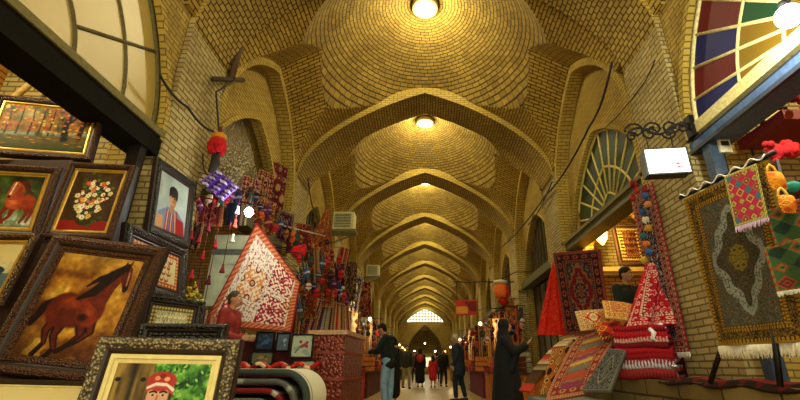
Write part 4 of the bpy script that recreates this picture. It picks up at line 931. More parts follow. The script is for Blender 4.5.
# carved screen shop further right: banner, orange lantern bag
b = at(467, 308, D=13.2); bn = empty('shop_banner', tuple(b), 0, 'red and orange hanging shop banner over the right side of the aisle', 'banner')
mb = MB(); mb.box(-.36, .30, -.02, .02, -.21, .24); mb.build('panel', plain('b83418', .7), bn); mb = MB(); mb.box(-.34, .02, -.026, -.02, -.17, .04); mb.build('orange_patch', plain('e09030', .7), bn)
mb = MB(); mb.add([(-.1, -.028, .2), (.28, -.028, .2), (.28, -.028, -.1), (.1, -.028, -.1)], [(0, 1, 2, 3)]); mb.build('dark_patch', plain('7a1414', .7), bn); mb = MB(); mb.tube([(-.3, 0, .24), (-.3, 0, .8)], .01); mb.tube([(.25, 0, .24), (.25, 0, .8)], .01); mb.tube([(-.4, 0, .8), (1.5, 0, .8)], .02); mb.build('hanger', M_IRON, bn)
p = at(501, 290, D=10.5); e = empty('hanging_lantern', tuple(p), 0, 'orange and red cloth lantern bundle with pale top on the right wall', 'lantern')
mb = MB(); mb.lathe([(.02, .26), (.17, .22), (.19, .18), (.1, .15)]); mb.build('cap', plain('d8d0b0', .7), e); mb = MB(); mb.lathe([(.10, .16), (.17, .1), (.18, -.05), (.15, -.18), (.05, -.2)], n=10, wob=lambda a, z: .12*math.sin(a*5)); mb.build('body', plain('e06a20', .8), e)
mb = MB(); mb.tube([(0, 0, -.2), (.05, 0, -.3), (0, 0, -.38)], [.1, .13, .03], 8); mb.tube([(.1, -.1, .1), (.16, -.12, -.1), (.1, -.1, -.25)], [.03, .06, .02], 8); mb.build('red_cloth', plain('a81818', .9), e)
mb = MB(); mb.tube([(0, 0, .25), (.4, 0, .45), (.8, 0, .45)], .012, 6); mb.build('hanger', M_IRON, e)
# ------------------------------------------------------------------ left side: stall of textiles between the first two piers
# white and red embroidered cloth
P = [at(257, 222, D=5.2), at(301, 284, D=5.0), at(291, 332, D=4.95), at(203, 326, D=5.2)]
Cw = patches(230, 230)
def wc(U, V):
    A, B, C_, D_ = [np.array(p) for p in P]; o = []
    for k in range(3):
        q = A[k]*(1-U)*(1-V)+B[k]*U*(1-V)+C_[k]*U*V+D_[k]*(1-U)*V
        if k == 1: q = q+.03*np.sin(U*11+V*4)*(U+V)/2
        o.append(q)
    return o
w_ = rugthing('embroidered_cloth', 'white embroidered cloth with red squares hanging by one corner in the left stall', Cw, wc, 'cloth')
e = empty('text_panel', tuple(at(228, 268, D=5.6)), .05, 'pale green grey panel with faint writing behind the tassel strings', 'panel')
mb = MB(); mb.box(-.25, .25, 0, .03, -.50, .46); mb.build('board', plain('bcc4a4', .7, noise=.12, scale=6), e); mb = MB(); r = random.Random(9)
for z in (.05, -.1, -.12): glyphs(mb, -.02, .18, z, .03, -.006, r)
mb.build('lettering', plain('4a5040', .7), e); mb = MB(); mb.box(-.25, .25, -.012, 0, .18, .26); mb.build('dark_band', plain('5a6054', .7), e)
# tassel strings
def tassel_string(px, py0, py1, D, c1, c2, lab, n=3):
    a = at(px, py0, D=D); b = at(px+(py1-py0)*-.05, py1, D=D); L = a.z-b.z
    e = empty('tassel_string', tuple(a), 0, lab, 'tassel', 'tassel strings at the left stall')
    mb = MB(); mb.tube([(0, 0, 0), (0, 0, -L)], .005, 5); mb.build('cord', plain('6a1a1a', .9), e)
    for i in range(n):
        z = -L*(i+1)/n; mb = MB(); mb.lathe([(.008, .05), (.018, .035), (.012, .02), (.03, -.04), (.032, -.055), (.001, -.056)], (0, 0, z), 8); mb.build('tassel', plain([c1, c2][i % 2], .9), e)
ts = [(191, 196, 262, 'b01818', '2a1a4a'), (198, 205, 300, 'a0141c', 'd8501c'), (206, 205, 312, '8a1424', 'b82028'), (214, 200, 285, '7a1830', 'a01c1c'), (222, 210, 318, '9a1a28', '5a1020'), (231, 222, 268, '7a1424', '7a1424'), (240, 196, 238, 'c8c8b8', 'b04030'), (187, 210, 325, '8a1414', 'c83818')]
nm = ['leftmost, at the boy portrait edge', 'second', 'third', 'fourth', 'fifth', 'short single one', 'pale one by the glaring bulb', 'one in front of the black framed pictures']
for (px, a, b, c1, c2), q in zip(ts, ['red and navy', 'red and orange', 'long crimson', 'plum', 'long dark red', 'short wine coloured', 'pale grey and red', 'low hanging red and orange']):
    tassel_string(px, a, b, 4.75, c1, c2, '%s tassel string hanging in front of the pale text panel area' % q, 3 if q[0] != 's' else 1)
# big red pompom with orange top and hanging bits
pp = at(218, 142, D=4.6); e = empty('pompom', tuple(pp), 0, 'large red wool pompom with an orange top hanging high on the left pier', 'pompom')
mb = MB(); rr = random.Random(1); mb.ball((0, 0, -.04), .11, 14)
for k in range(16): mb.ball((rr.uniform(-.09, .09), rr.uniform(-.09, .09), rr.uniform(-.14, .0)), .045, 7)
mb.build('red_wool', plain('b8101a', .95, bump=.5), e); mb = MB(); mb.ball((0, 0, .07), .085, 12, sc=(1.1, 1, .7)); mb.build('orange_wool', plain('d08a28', .95, bump=.5), e)
mb = MB(); mb.tube([(0, 0, .1), (0, 0, .22)], .02, 6); mb.build('loop', plain('6a2018', .8), e)
mb = MB(); mb.tube([(0, 0, -.12), (.02, 0, -.3), (-.02, 0, -.42)], [.04, .06, .03], 8); mb.build('dark_tail', plain('2a2420', .9), e)
def hangcloth(px, py, D, w, h, C, lab, yaw=0, roll=0, name='hanging_textile', cat='textile', grp=None, thick=.012, fold=.03, n=3):
    e = empty(name, label=lab, cat=cat, group=grp); pose(e, at(px, py, D=D), yaw, 0, roll)
    sheet('fabric', C, lambda U, V: ((U-.5)*w*(1-.0*V), fold*np.sin(U*2*PI*n)*(.4+.6*V), -V*h), e, thick=thick)
    p = at(px, py, D=D); xe = -2.81 if (abs((p.y+2.2) % 4.4-2.2) < .46) else -3.04
    if p.x < 0:
        q = Matrix.Rotation(-rad(roll), 4, 'Y') @ Matrix.Rotation(-rad(yaw), 4, 'Z') @ Vector((xe-p.x, 0, .08)); mb = MB(); mb.tube([(0, 0, 0), q], .005, 5); mb.build('hanging_wire', M_IRON, e)
    return e
def rnd(seed, cols, h=50, w=34, kind=0):
    return [lambda: quant(fn(h, w, 9, seed, 2), cols), lambda: geoart(h, w, cols, seed, 3, 5), lambda: stripeart(h, w, cols, seed, 9, False), lambda: rugart(h, w, cols[0], cols[1:4], cols[1], [cols[2], cols[0]], cols[-1], seed, True, (.04, .03, .1, .03, .04), 5)][kind]()
hangcloth(228, 178, 4.7, .34, .26, rnd(3, ['3a1a6a', '8a7ab8', '5a2a8a', 'c8c0d8'], kind=1), 'purple and white patterned scarf hanging below the large red pompom', 30, 35)
hangcloth(252, 178, 6.6, .34, .75, rnd(4, ['7a1a2a', '3a1420', 'b03a4a', 'c8a080'], kind=3), 'narrow maroon kilim hanging in the left carved arch, left one', 60)
hangcloth(267, 172, 7.1, .34, .9, rnd(5, ['6a1422', '20141a', 'a02c34', 'b89060'], kind=3), 'narrow wine red kilim hanging in the middle of the left carved arch', 60)
hangcloth(281, 165, 7.7, .36, 1.0, rnd(6, ['5a1420', '2a1018', '8a3030', 'b08858'], kind=1), 'narrow dark kilim hanging at the far jamb of the left carved arch', 60)
hangcloth(240, 168, 6.2, .18, .3, rnd(8, ['d8c8a0', 'a8a890', '7a6a50'], kind=0), 'small cream cloth hanging under the left carved arch', 40, 20)
# brown triangular kilim
P = [at(329, 204, D=8.25), at(334, 268, D=8.2), at(302, 252, D=7.6)]
def tri(U, V):
    A, B, C_ = [np.array(p) for p in P]; return [A[k]*(1-V)+(B[k]*U+C_[k]*(1-U))*V + (.03*np.sin(U*14)*V if k == 1 else 0) for k in range(3)]
rugthing('triangular_kilim', 'brown and red triangular kilim hanging by its corner left of the air conditioner', rnd(9, ['5a2c14', '8a4a20', '3a1a10', 'a8702c', '7a1c14'], 110, 80, 0), tri, 'kilim')
mb = MB(); mb.tube([at(284, 226, D=6.6), at(325, 236, D=7.2)], .012, 6); tag(mb.build('display_rod', plain('c8b8a0', .5)), 'thin pale rod sticking out above the hanging bags at left', 'rod')
# garland of caps, purses and dolls from the pompom down to the bulb: individually built
PAL = [('b01818', '5a1010', 'red'), ('161f4a', '7a7488', 'navy'), ('b8ae98', '8a2020', 'white'), ('4a1440', '8a5a70', 'purple'), ('b04e16', '8a2a14', 'orange'), ('143f34', '6a2018', 'green'), ('5c0c14', 'a06038', 'maroon'), ('16161c', '6a2420', 'black'), ('94601a', '5a2010', 'ochre'), ('2c4a6c', '9a9488', 'blue')]
def purse(p, s, pal, seed, lab, grp):
    e = empty('small_purse', tuple(p), rad(random.uniform(-40, 60)), lab, 'purse', grp); mb = MB(); e.scale = (random.uniform(.6, 1.1), 1, random.uniform(.8, 1.5)); e.rotation_euler[1] = random.uniform(-.3, .3)
    mb.lathe([(.001, -s*.55), (s*.35, -s*.5), (s*.5, -s*.2), (s*.42, s*.25), (s*.3, s*.45), (s*.02, s*.5)], n=12, sy=.45, wob=lambda a, z: .06*math.sin(a*4)); mb.build('pouch', plain(pal[0], .9, noise=.3, scale=90), e)
    mb = MB(); mb.lathe([(s*.51, -s*.16), (s*.535, -s*.1), (s*.52, 0), (s*.47, .04*s)], n=12, sy=.47); mb.build('band', plain(pal[1], .8), e)
    mb = MB(); mb.tube([(-s*.25, 0, s*.4), (0, 0, s*1.2), (s*.25, 0, s*.4)], s*.04, 5); mb.build('strap', plain(pal[1], .8), e)
    mb = MB(); mb.lathe([(s*.05, 0), (s*.12, -s*.3), (s*.001, -s*.31)], (0, 0, -s*.5), 6); mb.build('tassel', plain(pal[0], .9), e)
def path(P, t):
    n = len(P)-1; i = min(int(t*n), n-1); f = t*n-i; return tuple(P[i][k]*(1-f)+P[i+1][k]*f for k in range(3))
random.seed(21)
ordn2 = ordn+['twelfth']
runs = [('purses on the garland below the red pompom', [(205, 180, 4.7), (225, 200, 4.8), (250, 196, 5.2), (268, 205, 5.6)], 12, .11, 'along the garland below the red pompom'),
 ('purses hanging at the boy portrait edge', [(196, 208, 4.7), (210, 190, 4.8), (222, 206, 4.8)], 7, .10, 'of the bunch beside the boy portrait'),
 ('purses above the white embroidered cloth', [(265, 215, 5.5), (285, 232, 6.0), (300, 245, 6.4), (312, 262, 6.8)], 12, .12, 'in the row above the embroidered cloth'),
 ('purses beside the white embroidered cloth', [(302, 262, 5.9), (306, 290, 6.0), (298, 318, 5.9)], 8, .11, 'down the right edge of the embroidered cloth'),
 ('purses along the stall corner', [(322, 262, 7.4), (335, 285, 7.6), (345, 300, 8.2)], 9, .13, 'at the stall corner under the triangular kilim')]
for grp, P, n, s, where in runs:
    a = [at(p[0], p[1]-9, D=p[2]) for p in P]; cable('garland_rope', [Vector((-3.04 if a[0].y > 4.86 else -2.8, a[0].y, a[0].z+.25))]+a+[Vector((-2.81 if abs((a[-1].y+2.5) % 4.4-2.2) < .46 else -3.0, a[-1].y+.3, a[-1].z+.3))], .008, 'dark rope carrying the small purses '+where, .04)
for grp, P, n, s, where in runs:
    for i in range(n):
        a = path(P, i/(n-1)); pal = random.choice(PAL); p = at(a[0]+random.uniform(-4, 4), a[1]+random.uniform(-5, 5), D=a[2])
        purse(p, s*random.uniform(.8, 1.15), pal, i, '%s small purse, %s %s' % (pal[2], ordn2[i], where), grp)
pompom(at(298, 252, D=6.2), .11, 'c81418', 'bright red round bag shaped pompom right above the white embroidered cloth corner', name='red_round_bag')
# glaring bulb and other bulbs
def bulb(p, W, r, lab, grp, col='fffbe8', lc=(1, .9, .62), st=22, L=.5):
    e = empty('bulb', tuple(p), 0, lab, 'lamp', grp); mb = MB(); mb.ball((0, 0, 0), r, 14, sc=(1, 1, 1.15)); mb.build('glass', emit(col, st), e)
    mb = MB(); mb.lathe([(r*.45, r*1.0), (r*.5, r*1.5), (r*.3, r*1.9)]); mb.tube([(0, 0, r*1.8), (0, 0, L)], .007, 5); mb.build('socket', plain('1a1814', .5), e)
    if W: plight('bulb_light', (0, -.02, 0), W, lc, r, e)
    return e
bulb(at(249, 212, D=4.7), 26, .05, 'glaring white bulb hanging beside the tip of the white embroidered cloth', 'bulbs of the left stalls', 'f0fbff', (.95, .95, .85), 40)
# low stall furniture at left
cb = empty('goods_counter', (-1.95, 5.45, 0), label='red cloth covered counter under the white embroidered cloth', cat='counter')
mb = MB(); mb.box(-.85, .62, -.45, .45, 0, 1.14); mb.build('body', plain('4a1216', .8, noise=.3, scale=12), cb); mb = MB(); mb.box(-.88, .64, -.47, .47, 1.14, 1.19); mb.build('top', plain('b8b090', .7), cb)
def tile(px, py, D, w, h, base, lab, flower):
    def art(hh, ww):
        C = canvas(hh, ww, base); n = fn(hh, ww, 5, int(px), 2); mixm(C, (n > .6)*.4, '5a6a78'); r = random.Random(int(px))
        stroke(C, [(.2, .8), (.4, .55), (.7, .35)], .03, '2a4a2a')
        for k in range(6): ell(C, .35+.4*r.random(), .3+.4*r.random(), .08, .08, flower)
        return C
    picture(at(px, py, D=D), 4, 4, 0, w, h, art, .012, .006, M_DARKW, M_DARKW, label=lab, res=40, cat='decorated box', glossy=.3)
tile(265, 341, 4.85, .20, .20, '1c2c44', 'dark blue painted box front under the white embroidered cloth', '3a5a8a'); tile(283, 342, 4.85, .15, .20, '4a5a6a', 'grey blue painted box front between the dark and the pale one', '8aa0b0')
tile(302, 346, 4.8, .24, .25, 'a8b098', 'pale green painted box front with a red flower spray', '8a2a3a'); tile(304, 366, 4.75, .24, .12, 'a8a88c', 'small pale box front with black scrolls, below the red flower spray', '1c1c1c')
tile(262, 358, 4.8, .24, .14, '6a6a48', 'olive painted box front below the dark blue one', 'a87a30')
for i in range(7):
    p = at(214+i*3, 350+i*3.2, D=4.6); mb = MB(); a = .3*math.sin(i)
    sgn = 1; mb.box(-.14, .14, -.12, .12, -.02, .02, 0, Matrix.Translation(p) @ Matrix.Rotation(a, 4, 'Z'))
    tag(mb.build('folded_cloth', plain(['9a1c1c', 'c8b090', '6a1420', 'a84020', '3a1a1a', 'b8a070', '8a1818'][i], .9)), '%s folded cloth, %s in the sloping pile beside the girl picture' % (['red', 'cream', 'wine', 'rust', 'black brown', 'sand', 'crimson'][i], ['topmost', 'second', 'third', 'middle', 'fifth', 'sixth', 'lowest'][i]), 'cloth', 'folded cloths beside the girl picture')
# side cabinet with red panels
sc = empty('red_cabinet', (-1.05, 5.6, 0), rad(-4), label='reddish brown carved cabinet side at the end of the left counter', cat='cabinet')
mb = MB(); mb.box(-.24, .16, -.5, .5, 0, 1.20); mb.build('body', ornate('6a2418', 'a8583a', 30, 'red_carving'), sc); mb = MB(); mb.box(-.27, .19, -.53, .53, 1.2, 1.25); mb.build('top', plain('b8906a', .6), sc)
mb = MB()
for z in (.2, .5, .8, 1.08): mb.box(-.22, .165, -.51, -.5, z-.09, z-.06); mb.box(.16, .175, -.5, .5, z-.09, z-.06)
mb.build('mouldings', plain('8a3a28', .6), sc)
# rolled blankets on the front table
ft = empty('trestle_table', (-1.45, 3.6, 0), label='dark low table carrying the folded grey and cream blankets', cat='table')
mb = MB(); mb.box(-.6, .55, -.45, .45, .36, .42); mb.build('tabletop', plain('2a1a14', .7), ft)
for x in (-.5, .45):
    for y in (-.38, .38): mb = MB(); mb.box(x-.03, x+.03, y-.03, y+.03, 0, .36); mb.build('leg', plain('2a1a14', .7), ft)
bl = [('d8d4b8', '3a4038', .385, 'outermost cream blanket with dark stripe folded over the pile on the left table'), ('5a5a52', '9a9a88', .32, 'grey folded blanket inside the cream one on the left table'), ('7a2020', 'b8b0a0', .26, 'red striped folded blanket inside the grey one'), ('6a6a60', '2a2a2a', .20, 'dark grey folded blanket near the core of the pile'), ('2c3e70', '7a88b0', .13, 'blue innermost folded cloth of the pile on the left table')]
for i, (c1, c2, h, lab) in enumerate(bl):
    def f(U, V, h=h, i=i):
        # a flattened roll: over the top, round the right end, and down
        t = V; L = .62-.05*i; ang = np.clip((t-.6)/.4, 0, 1)*PI
        X = np.where(t < .6, -.55+(L+.35)*t/.6, -.2+L+np.sin(ang)*h*.5); Z = np.where(t < .6, h, h/2+np.cos(ang)*h/2)
        return -1.45+X, 3.25+.6*U, .43+Z*(1.0)+.006*np.sin(U*9+i)
    C = stripeart(80, 30, [c1, c1, c1, c2], i+3, 16, True) if i else canvas(80, 30, 'dcd8bc')
    if i == 0:
        uu, vv = grid(80, 30); mixm(C, (uu < .14)*1., '3a443c'); mixm(C, ((uu > .2) & (uu < .24))*1., '5a6058'); mixm(C, (vv < .35)*.0, '888878')
    rugthing('folded_blanket', lab, C, f, 'blanket', thick=.035)
C = quant(fn(30, 80, 20, 7, 1), ['a01c1c', 'c83828', '6a1414', 'd8b090'])
rugthing('red_braid', 'red and white braided trim lying along the top of the blanket pile', C, lambda U, V: (-2.0+1.1*U, 3.9+.1*V, .86+.02*np.sin(U*40)), 'trim', thick=.03)
# seated vendor doll-like figure is built with the people further down
# flowers bunch left of vendor
bf = empty('flower_bunch', tuple(at(191, 298, D=4.5)), 0, 'yellow green artificial flower bunch beside the black framed calligraphy', 'flowers'); rr = random.Random(4); mb = MB(); mg = MB()
for k in range(60):
    p = Vector((rr.gauss(0, .05), rr.gauss(0, .05), rr.gauss(0, .05))); (mb if k % 3 else mg).ball(p, rr.uniform(.012, .024), 6)
mb.build('blossoms', plain('b8a428', .9), bf); mg.build('leaves', plain('6a7a2a', .9), bf); mb = MB()
for k in range(6): mb.tube([(rr.uniform(-.03, .03), 0, -.03), (rr.uniform(-.02, .02), 0, -.22)], .006, 5)
mb.build('stems', plain('3a4a1a', .9), bf)
for i, (px, py, c1, c2, nm) in enumerate(((191, 318, '4a2a5a', '7a3a6a', 'violet'), (203, 318, '6a2a3a', '2a2030', 'plum'), (212, 326, '8a1c24', 'c86a4a', 'red'))):
    hangcloth(px, py-8, 4.7, .12, .34, stripeart(40, 20, [c1, c2, 'b8a080'], i, 8, False), '%s scarf bundle hanging low left of the seated vendor' % nm, 0, 0, 'scarf_bundle', 'scarf')
# white ribbed thing and scarves further down the left
wr = empty('white_heater', tuple(at(335, 378, D=7.0)), rad(-10), 'pale blue white ribbed heater standing upright beside the red cabinet', 'heater')
mb = MB()
for i in range(5): mb.lathe([(.03, -.5), (.034, -.47), (.034, .42), (.02, .45)], (-.13+.065*i, 0, 0), 8)
mb.build('ribs', plain('b8ccd8', .35), wr); mb = MB(); mb.box(-.16, .16, -.05, .05, .40, .47); mb.box(-.16, .16, -.05, .05, -.56, -.48); mb.build('caps', plain('c8d4dc', .4), wr)
for i in range(12):
    px = 318+2.6*i; hangcloth(px, 298+i*.6, 7.4+.12*i, .09, .62, stripeart(50, 10, [PAL[(i*3) % 10][0], 'b89868', PAL[(i*7+1) % 10][0]], i, 3, False), '%s striped scarf, %s on the rail of the second left stall' % (PAL[(i*3) % 10][2], ordn2[i]), 20, 14-2*i, 'scarf', 'scarf', 'scarves on the rail of the second left stall, '+PAL[(i*3) % 10][2], fold=.01)
mb = MB(); mb.tube([at(314, 298, D=7.3), at(352, 306, D=8.8)], .012, 6); tag(mb.build('rail', plain('a89060', .4, metal=.5)), 'brass rail with scarves at the second left stall', 'rail')
for i in range(10):
    px = 346+1.6*(i % 5)*2; py = 348+(i//5)*22+(i % 3)*3
    hangcloth(px, py, 8.4+.1*i, .14, .42, rnd(40+i, [PAL[(i*3+2) % 10][0], '5a1a20', '9a9aa8', PAL[(i*5) % 10][1]], 30, 16, i % 3), 'patterned %s shawl, %s of those hung before the man in jeans' % (PAL[(i*3+2) % 10][2], ordn[i]), 25, 0, 'shawl', 'shawl', 'shawls by the man in jeans, '+PAL[(i*3+2) % 10][2], fold=.015)
mb = MB(); mb.box(-2.6, -1.45, 8.3, 9.0, 0, .98)
tag(mb.build('goods_counter', plain('3a1c1c', .8, noise=.3, scale=10)), 'dark counter beside the man in jeans with shawls hung on its front', 'counter')
rr = random.Random(12)
cps = {}
for i in range(22):
    p = Vector((-1.5-rr.random()*.55, 8.38+rr.random()*.55, .985+.05*(i % 3))); pal = rr.choice(PAL); mb = MB()
    mb.lathe([(.001, 0), (.08, 0), (.085, .04), (.06, .085), (.001, .095)], p, 10); tag(mb.build('woollen_cap', plain(pal[0], .9, noise=.3, scale=80)), '%s woollen cap in the heap before the man in jeans%s' % (pal[2], cps.setdefault(pal[2], []).append(1) or ['', ', second of its colour', ', third of its colour', ', fourth of its colour', ', fifth of its colour', ', sixth of its colour', ', seventh of its colour'][len(cps[pal[2]])-1]), 'cap', 'caps heaped on the counter, '+pal[2])
# ------------------------------------------------------------------ stalls further down the arcade, both sides
colcyc = ['8a1c1c', 'b83020', '5a2a1a', 'c87830', '6a1a3a', 'a8a080', '2a3a4a', '9a5a20', 'd8b060', '3a1a14']
random.seed(5)
for k in range(2, 9):
    yc = 2.2+LB*k; ordk = ordn[k]
    for s, sd in ((-1, 'left'), (1, 'right')):
        e = empty('stall_counter', (s*2.15, yc, 0), 0, 'long dark stall counter on the %s side in the %s bay' % (sd, ordk), 'counter'); mb = MB()
        mb.box(-.45, .45, -1.9, 1.9, 0, .7); mb.build('body', plain(colcyc[(k+s) % 10], .85, noise=.35, scale=9), e); mb = MB(); mb.box(-.48, .48, -1.95, 1.95, .7, .74); mb.build('top', plain('5a3a1c', .7), e)
        for i in range(9):
            c = colcyc[(i*3+k) % 10]; y = yc-1.7+.42*i; x = s*(2.0+.2*((i*7) % 3-1)); mb = MB(); t = .12+.10*((i*5+k) % 4)
            nl = 3+(i % 3)
            for q in range(nl): mb.box(x-.25, x+.25, y-.19, y+.19, .745+t*q/nl, .745+t*(q+.8)/nl)
            tag(mb.build('folded_textile_pile', plain(c, .9, noise=.3, scale=25)), '%s folded textile pile, %s along the %s counter, %s bay' % ({'8a1c1c': 'red', 'b83020': 'vermilion', '5a2a1a': 'brown', 'c87830': 'orange', '6a1a3a': 'plum', 'a8a080': 'cream', '2a3a4a': 'slate', '9a5a20': 'tan', 'd8b060': 'ochre', '3a1a14': 'umber'}[c], ordn[i], sd, ordk), 'textiles', 'textile piles, %s side, %s bay' % (sd, ordk))
        for i in range(8 if k < 6 else 5):
            if s > 0 and k == 2 and i < 5: continue
            y = yc-1.9+.5*i; x = s*(2.62-.12*(i % 3)); z = 2.2+.5*((i*3+k) % 4)/3+ (.2 if s < 0 else 0); h = .7+.3*((i*5+k) % 4); w = .42
            cs = [colcyc[(i+k) % 10], colcyc[(i*3+k+4) % 10], 'b08850', '3a1414']
            cn = {'8a1c1c': 'red', 'b83020': 'vermilion', '5a2a1a': 'brown', 'c87830': 'orange', '6a1a3a': 'plum', 'a8a080': 'grey cream', '2a3a4a': 'slate blue', '9a5a20': 'tan brown', 'd8b060': 'yellow ochre', '3a1a14': 'dark brown'}
            e = empty('hanging_textile', (x, y, z), rad(90*1 if s < 0 else -90)+s*rad(25), '%s and %s textile, %s along the %s wall, %s bay' % (cn[cs[0]], cn[cs[1]], ordn[i], sd, ordk), 'textile', 'hanging textiles, %s side, %s bay' % (sd, ordk))
            C = rnd(100+i*9+k, cs, 40, 22, (i+k) % 4); sheet('fabric', C, lambda U, V, w=w, h=h: ((U-.5)*w, .02*np.sin(U*12), -V*h), e, thick=.01)
            mb = MB(); mb.tube([(-w/2-.03, 0, .01), (w/2+.03, 0, .01)], .012, 5); mb.tube([(0, 0, .01), (0, .42, .06)], .01, 5); mb.build('rod', M_IRON, e)
        for i in range(6 if k < 6 else 3):
            y = yc-1.6+.6*i; pal = PAL[(i*3+k) % 10]; p = Vector((s*(2.1+.1*(i % 2)), y, 1.75+.25*(i % 3)))
            purse(p, .2, pal, i, '%s bag, %s over the %s counter, %s bay' % (pal[2], ordn[i], sd, ordk), 'bags hanging in the %s bay, %s, %s' % (ordk, sd, pal[2]))
for k in range(1, NB):  # bulb rows partly added: the extra bulbs supply light along the arcade
    for s, sd in ((-1, 'left'), (1, 'right')):
        if k == 1 or (s > 0 and k % 2 == 0): continue
        bulb((s*1.85, 2.2+LB*k-.8, 2.35 if s < 0 else 2.2), BULB_W, .055, 'bare glowing bulb over the %s counter of the %s bay' % (sd, ordn[k]), 'bare bulbs along the arcade', 'ffd880', (1, .80, .42), 7, .45)
        mb = MB(); z_ = (2.35 if s < 0 else 2.2)+.45; mb.tube([(s*1.80, 2.2+LB*k-.8, z_), (s*2.9, 2.2+LB*k-.8, z_+.1)], .014, 6); tag(mb.build('lamp_arm', M_IRON), 'iron arm carrying the bare bulb of the %s wall, %s bay' % (sd, ordn[k]), 'arm')
# bulbs added inside these two near shops to give them light
for (x, y, z, W, lab) in ((-3.9, 6.6, 3.9, 60, 'bulb inside the left stall room behind the white embroidered cloth'), (3.9, 6.0, 3.9, 45, 'bulb inside the lit right shop above the shopkeeper')):
    bulb((x, y, z), W, .05, lab, 'bulbs inside the near shops', 'fff0c0', (1, .8, .42), 16, 1.4)
# passage lights at the far end
for i, (x, z) in enumerate(((0, 3.4), (-1.2, 2.6), (1.2, 2.6))):
    bulb((x, YE+2.5+i, z), 40, .07, ['lamp hanging in the middle of the end archway', 'lamp at the left of the end archway', 'lamp at the right of the end archway'][i], 'lamps in the end passage', L=1.0)
mb = MB(); mb.box(-1.9, 1.9, YE+8.6, YE+8.9, .9, 2.0); tag(mb.build('lit_kiosk', emit('e0d8b0', .7)), 'bright lit white shop front at the far end of the passage', 'kiosk')

# more goods packed into the near left stall: kilims, dark bags and strips behind the small purses
random.seed(3)
dk = [('5a1418', '2a0c10', 'a06a3c', '7a2a20'), ('2a1a14', '4a2a1c', '8a6a40', '1a1210'), ('1c2434', '3a1a20', '9a8a68', '14182a'), ('6a2a14', '3a140c', 'b08848', '8a3c1c'), ('3a1c2c', '5a1a2a', '8a7a6a', '1c1018')]
dn = ['dark red', 'dark brown', 'navy', 'rust', 'dusky plum']
spots = [(212, 196, 5.0, .30, .40, 30), (196, 222, 4.9, .20, .34, 10), (238, 204, 5.3, .26, .30, 20), (268, 200, 6.2, .30, .55, 50), (287, 212, 6.7, .30, .55, 50), (304, 224, 7.0, .30, .5, 50), (314, 250, 7.2, .32, .7, 45), (303, 272, 6.4, .26, .6, 40), (326, 268, 7.6, .34, .7, 40),
 (338, 262, 8.3, .30, .8, 30), (345, 248, 9.0, .26, .9, 30), (352, 262, 9.6, .26, .9, 30), (358, 275, 10.4, .3, .9, 30), (312, 290, 6.9, .2, .45, 30), (296, 236, 6.6, .24, .3, 30), (365, 282, 11.2, .3, .9, 30)]
for i, (px, py, D, w, h, yw) in enumerate(spots):
    c = dk[i % 5]; hangcloth(px, py, D, w, h, rnd(200+i, list(c), 60, 40, [3, 1, 2, 0][i % 4]), '%s textile, %s of those packed into the near left stall%s' % (dn[i % 5], (ordn2+['thirteenth', 'fourteenth', 'fifteenth', 'sixteenth'])[i], ''), yw, random.uniform(-8, 8), fold=.015, grp='textiles packed into the near left stall')
for i in range(16):
    px = 300+random.uniform(0, 45); py = 240+random.uniform(0, 60); pal = PAL[(i*3+7) % 10] if i % 3 else PAL[0]
    purse(at(px, py, D=6.2+(px-300)/45*2.2), .10+.05*random.random(), pal, i, '%s purse, %s from the scattered ones between embroidered cloth and scarves' % (pal[2], (ordn2+['thirteenth', 'fourteenth', 'fifteenth', 'sixteenth'])[i]), 'purses scattered at the stall corner')
# ------------------------------------------------------------------ people
def caps(mb, p0, p1, r0, r1, n=12):
    p0 = Vector(p0); p1 = Vector(p1); d = p1-p0; L = d.length; d.normalize(); pts = []; rs = []
    for a in (-90, -60, -30, 0): pts.append(p0+d*(r0*math.sin(rad(a)))); rs.append(max(r0*math.cos(rad(a)), .0008))
    for a in (0, 30, 60, 90): pts.append(p1+d*(r1*math.sin(rad(a)))); rs.append(max(r1*math.cos(rad(a)), .0008))
    mb.tube(pts, rs, n)
def fuse(o, vox, smooth=6):
    m = o.modifiers.new('fuse', 'REMESH'); m.mode = 'VOXEL'; m.voxel_size = vox; m.use_smooth_shade = True
    s = o.modifiers.new('soft', 'SMOOTH'); s.iterations = smooth; s.factor = .5; return o
SKIN = plain('b98660', .6, noise=.05, name='skin'); 
def chain(mb, pts, rs):
    for a, b, r0, r1 in zip(pts, pts[1:], rs, rs[1:]): caps(mb, a, b, r0, r1)
def hand(mb, w, d, up, s=1):
    # palm from the wrist w along d; five bent fingers, the thumb on the 'up' side
    w = Vector(w); d = Vector(d).normalized(); up = Vector(up); up = (up-d*up.dot(d)).normalized(); nrm = d.cross(up)
    for q in (-.03, -.01, .01, .03): caps(mb, w+up*q*s*.6, w+d*.085*s+up*q*s, .017*s, .014*s, 8)
    for i, L in enumerate((.075, .085, .078, .06)):
        b = w+d*.08*s+up*(.032-.021*i)*s; m_ = b+d*L*.5*s+nrm*.012*s; e = m_+d*L*.38*s+nrm*.028*s
        caps(mb, b, m_, .0105*s, .0095*s, 8); caps(mb, m_, e, .0095*s, .008*s, 8)
    b = w+d*.02*s+up*.03*s; m_ = b+(d*.6+up*.8)*.045*s; caps(mb, b, m_, .0135*s, .0115*s, 8); caps(mb, m_, m_+(d*.9+up*.2)*.035*s, .0115*s, .0095*s, 8)
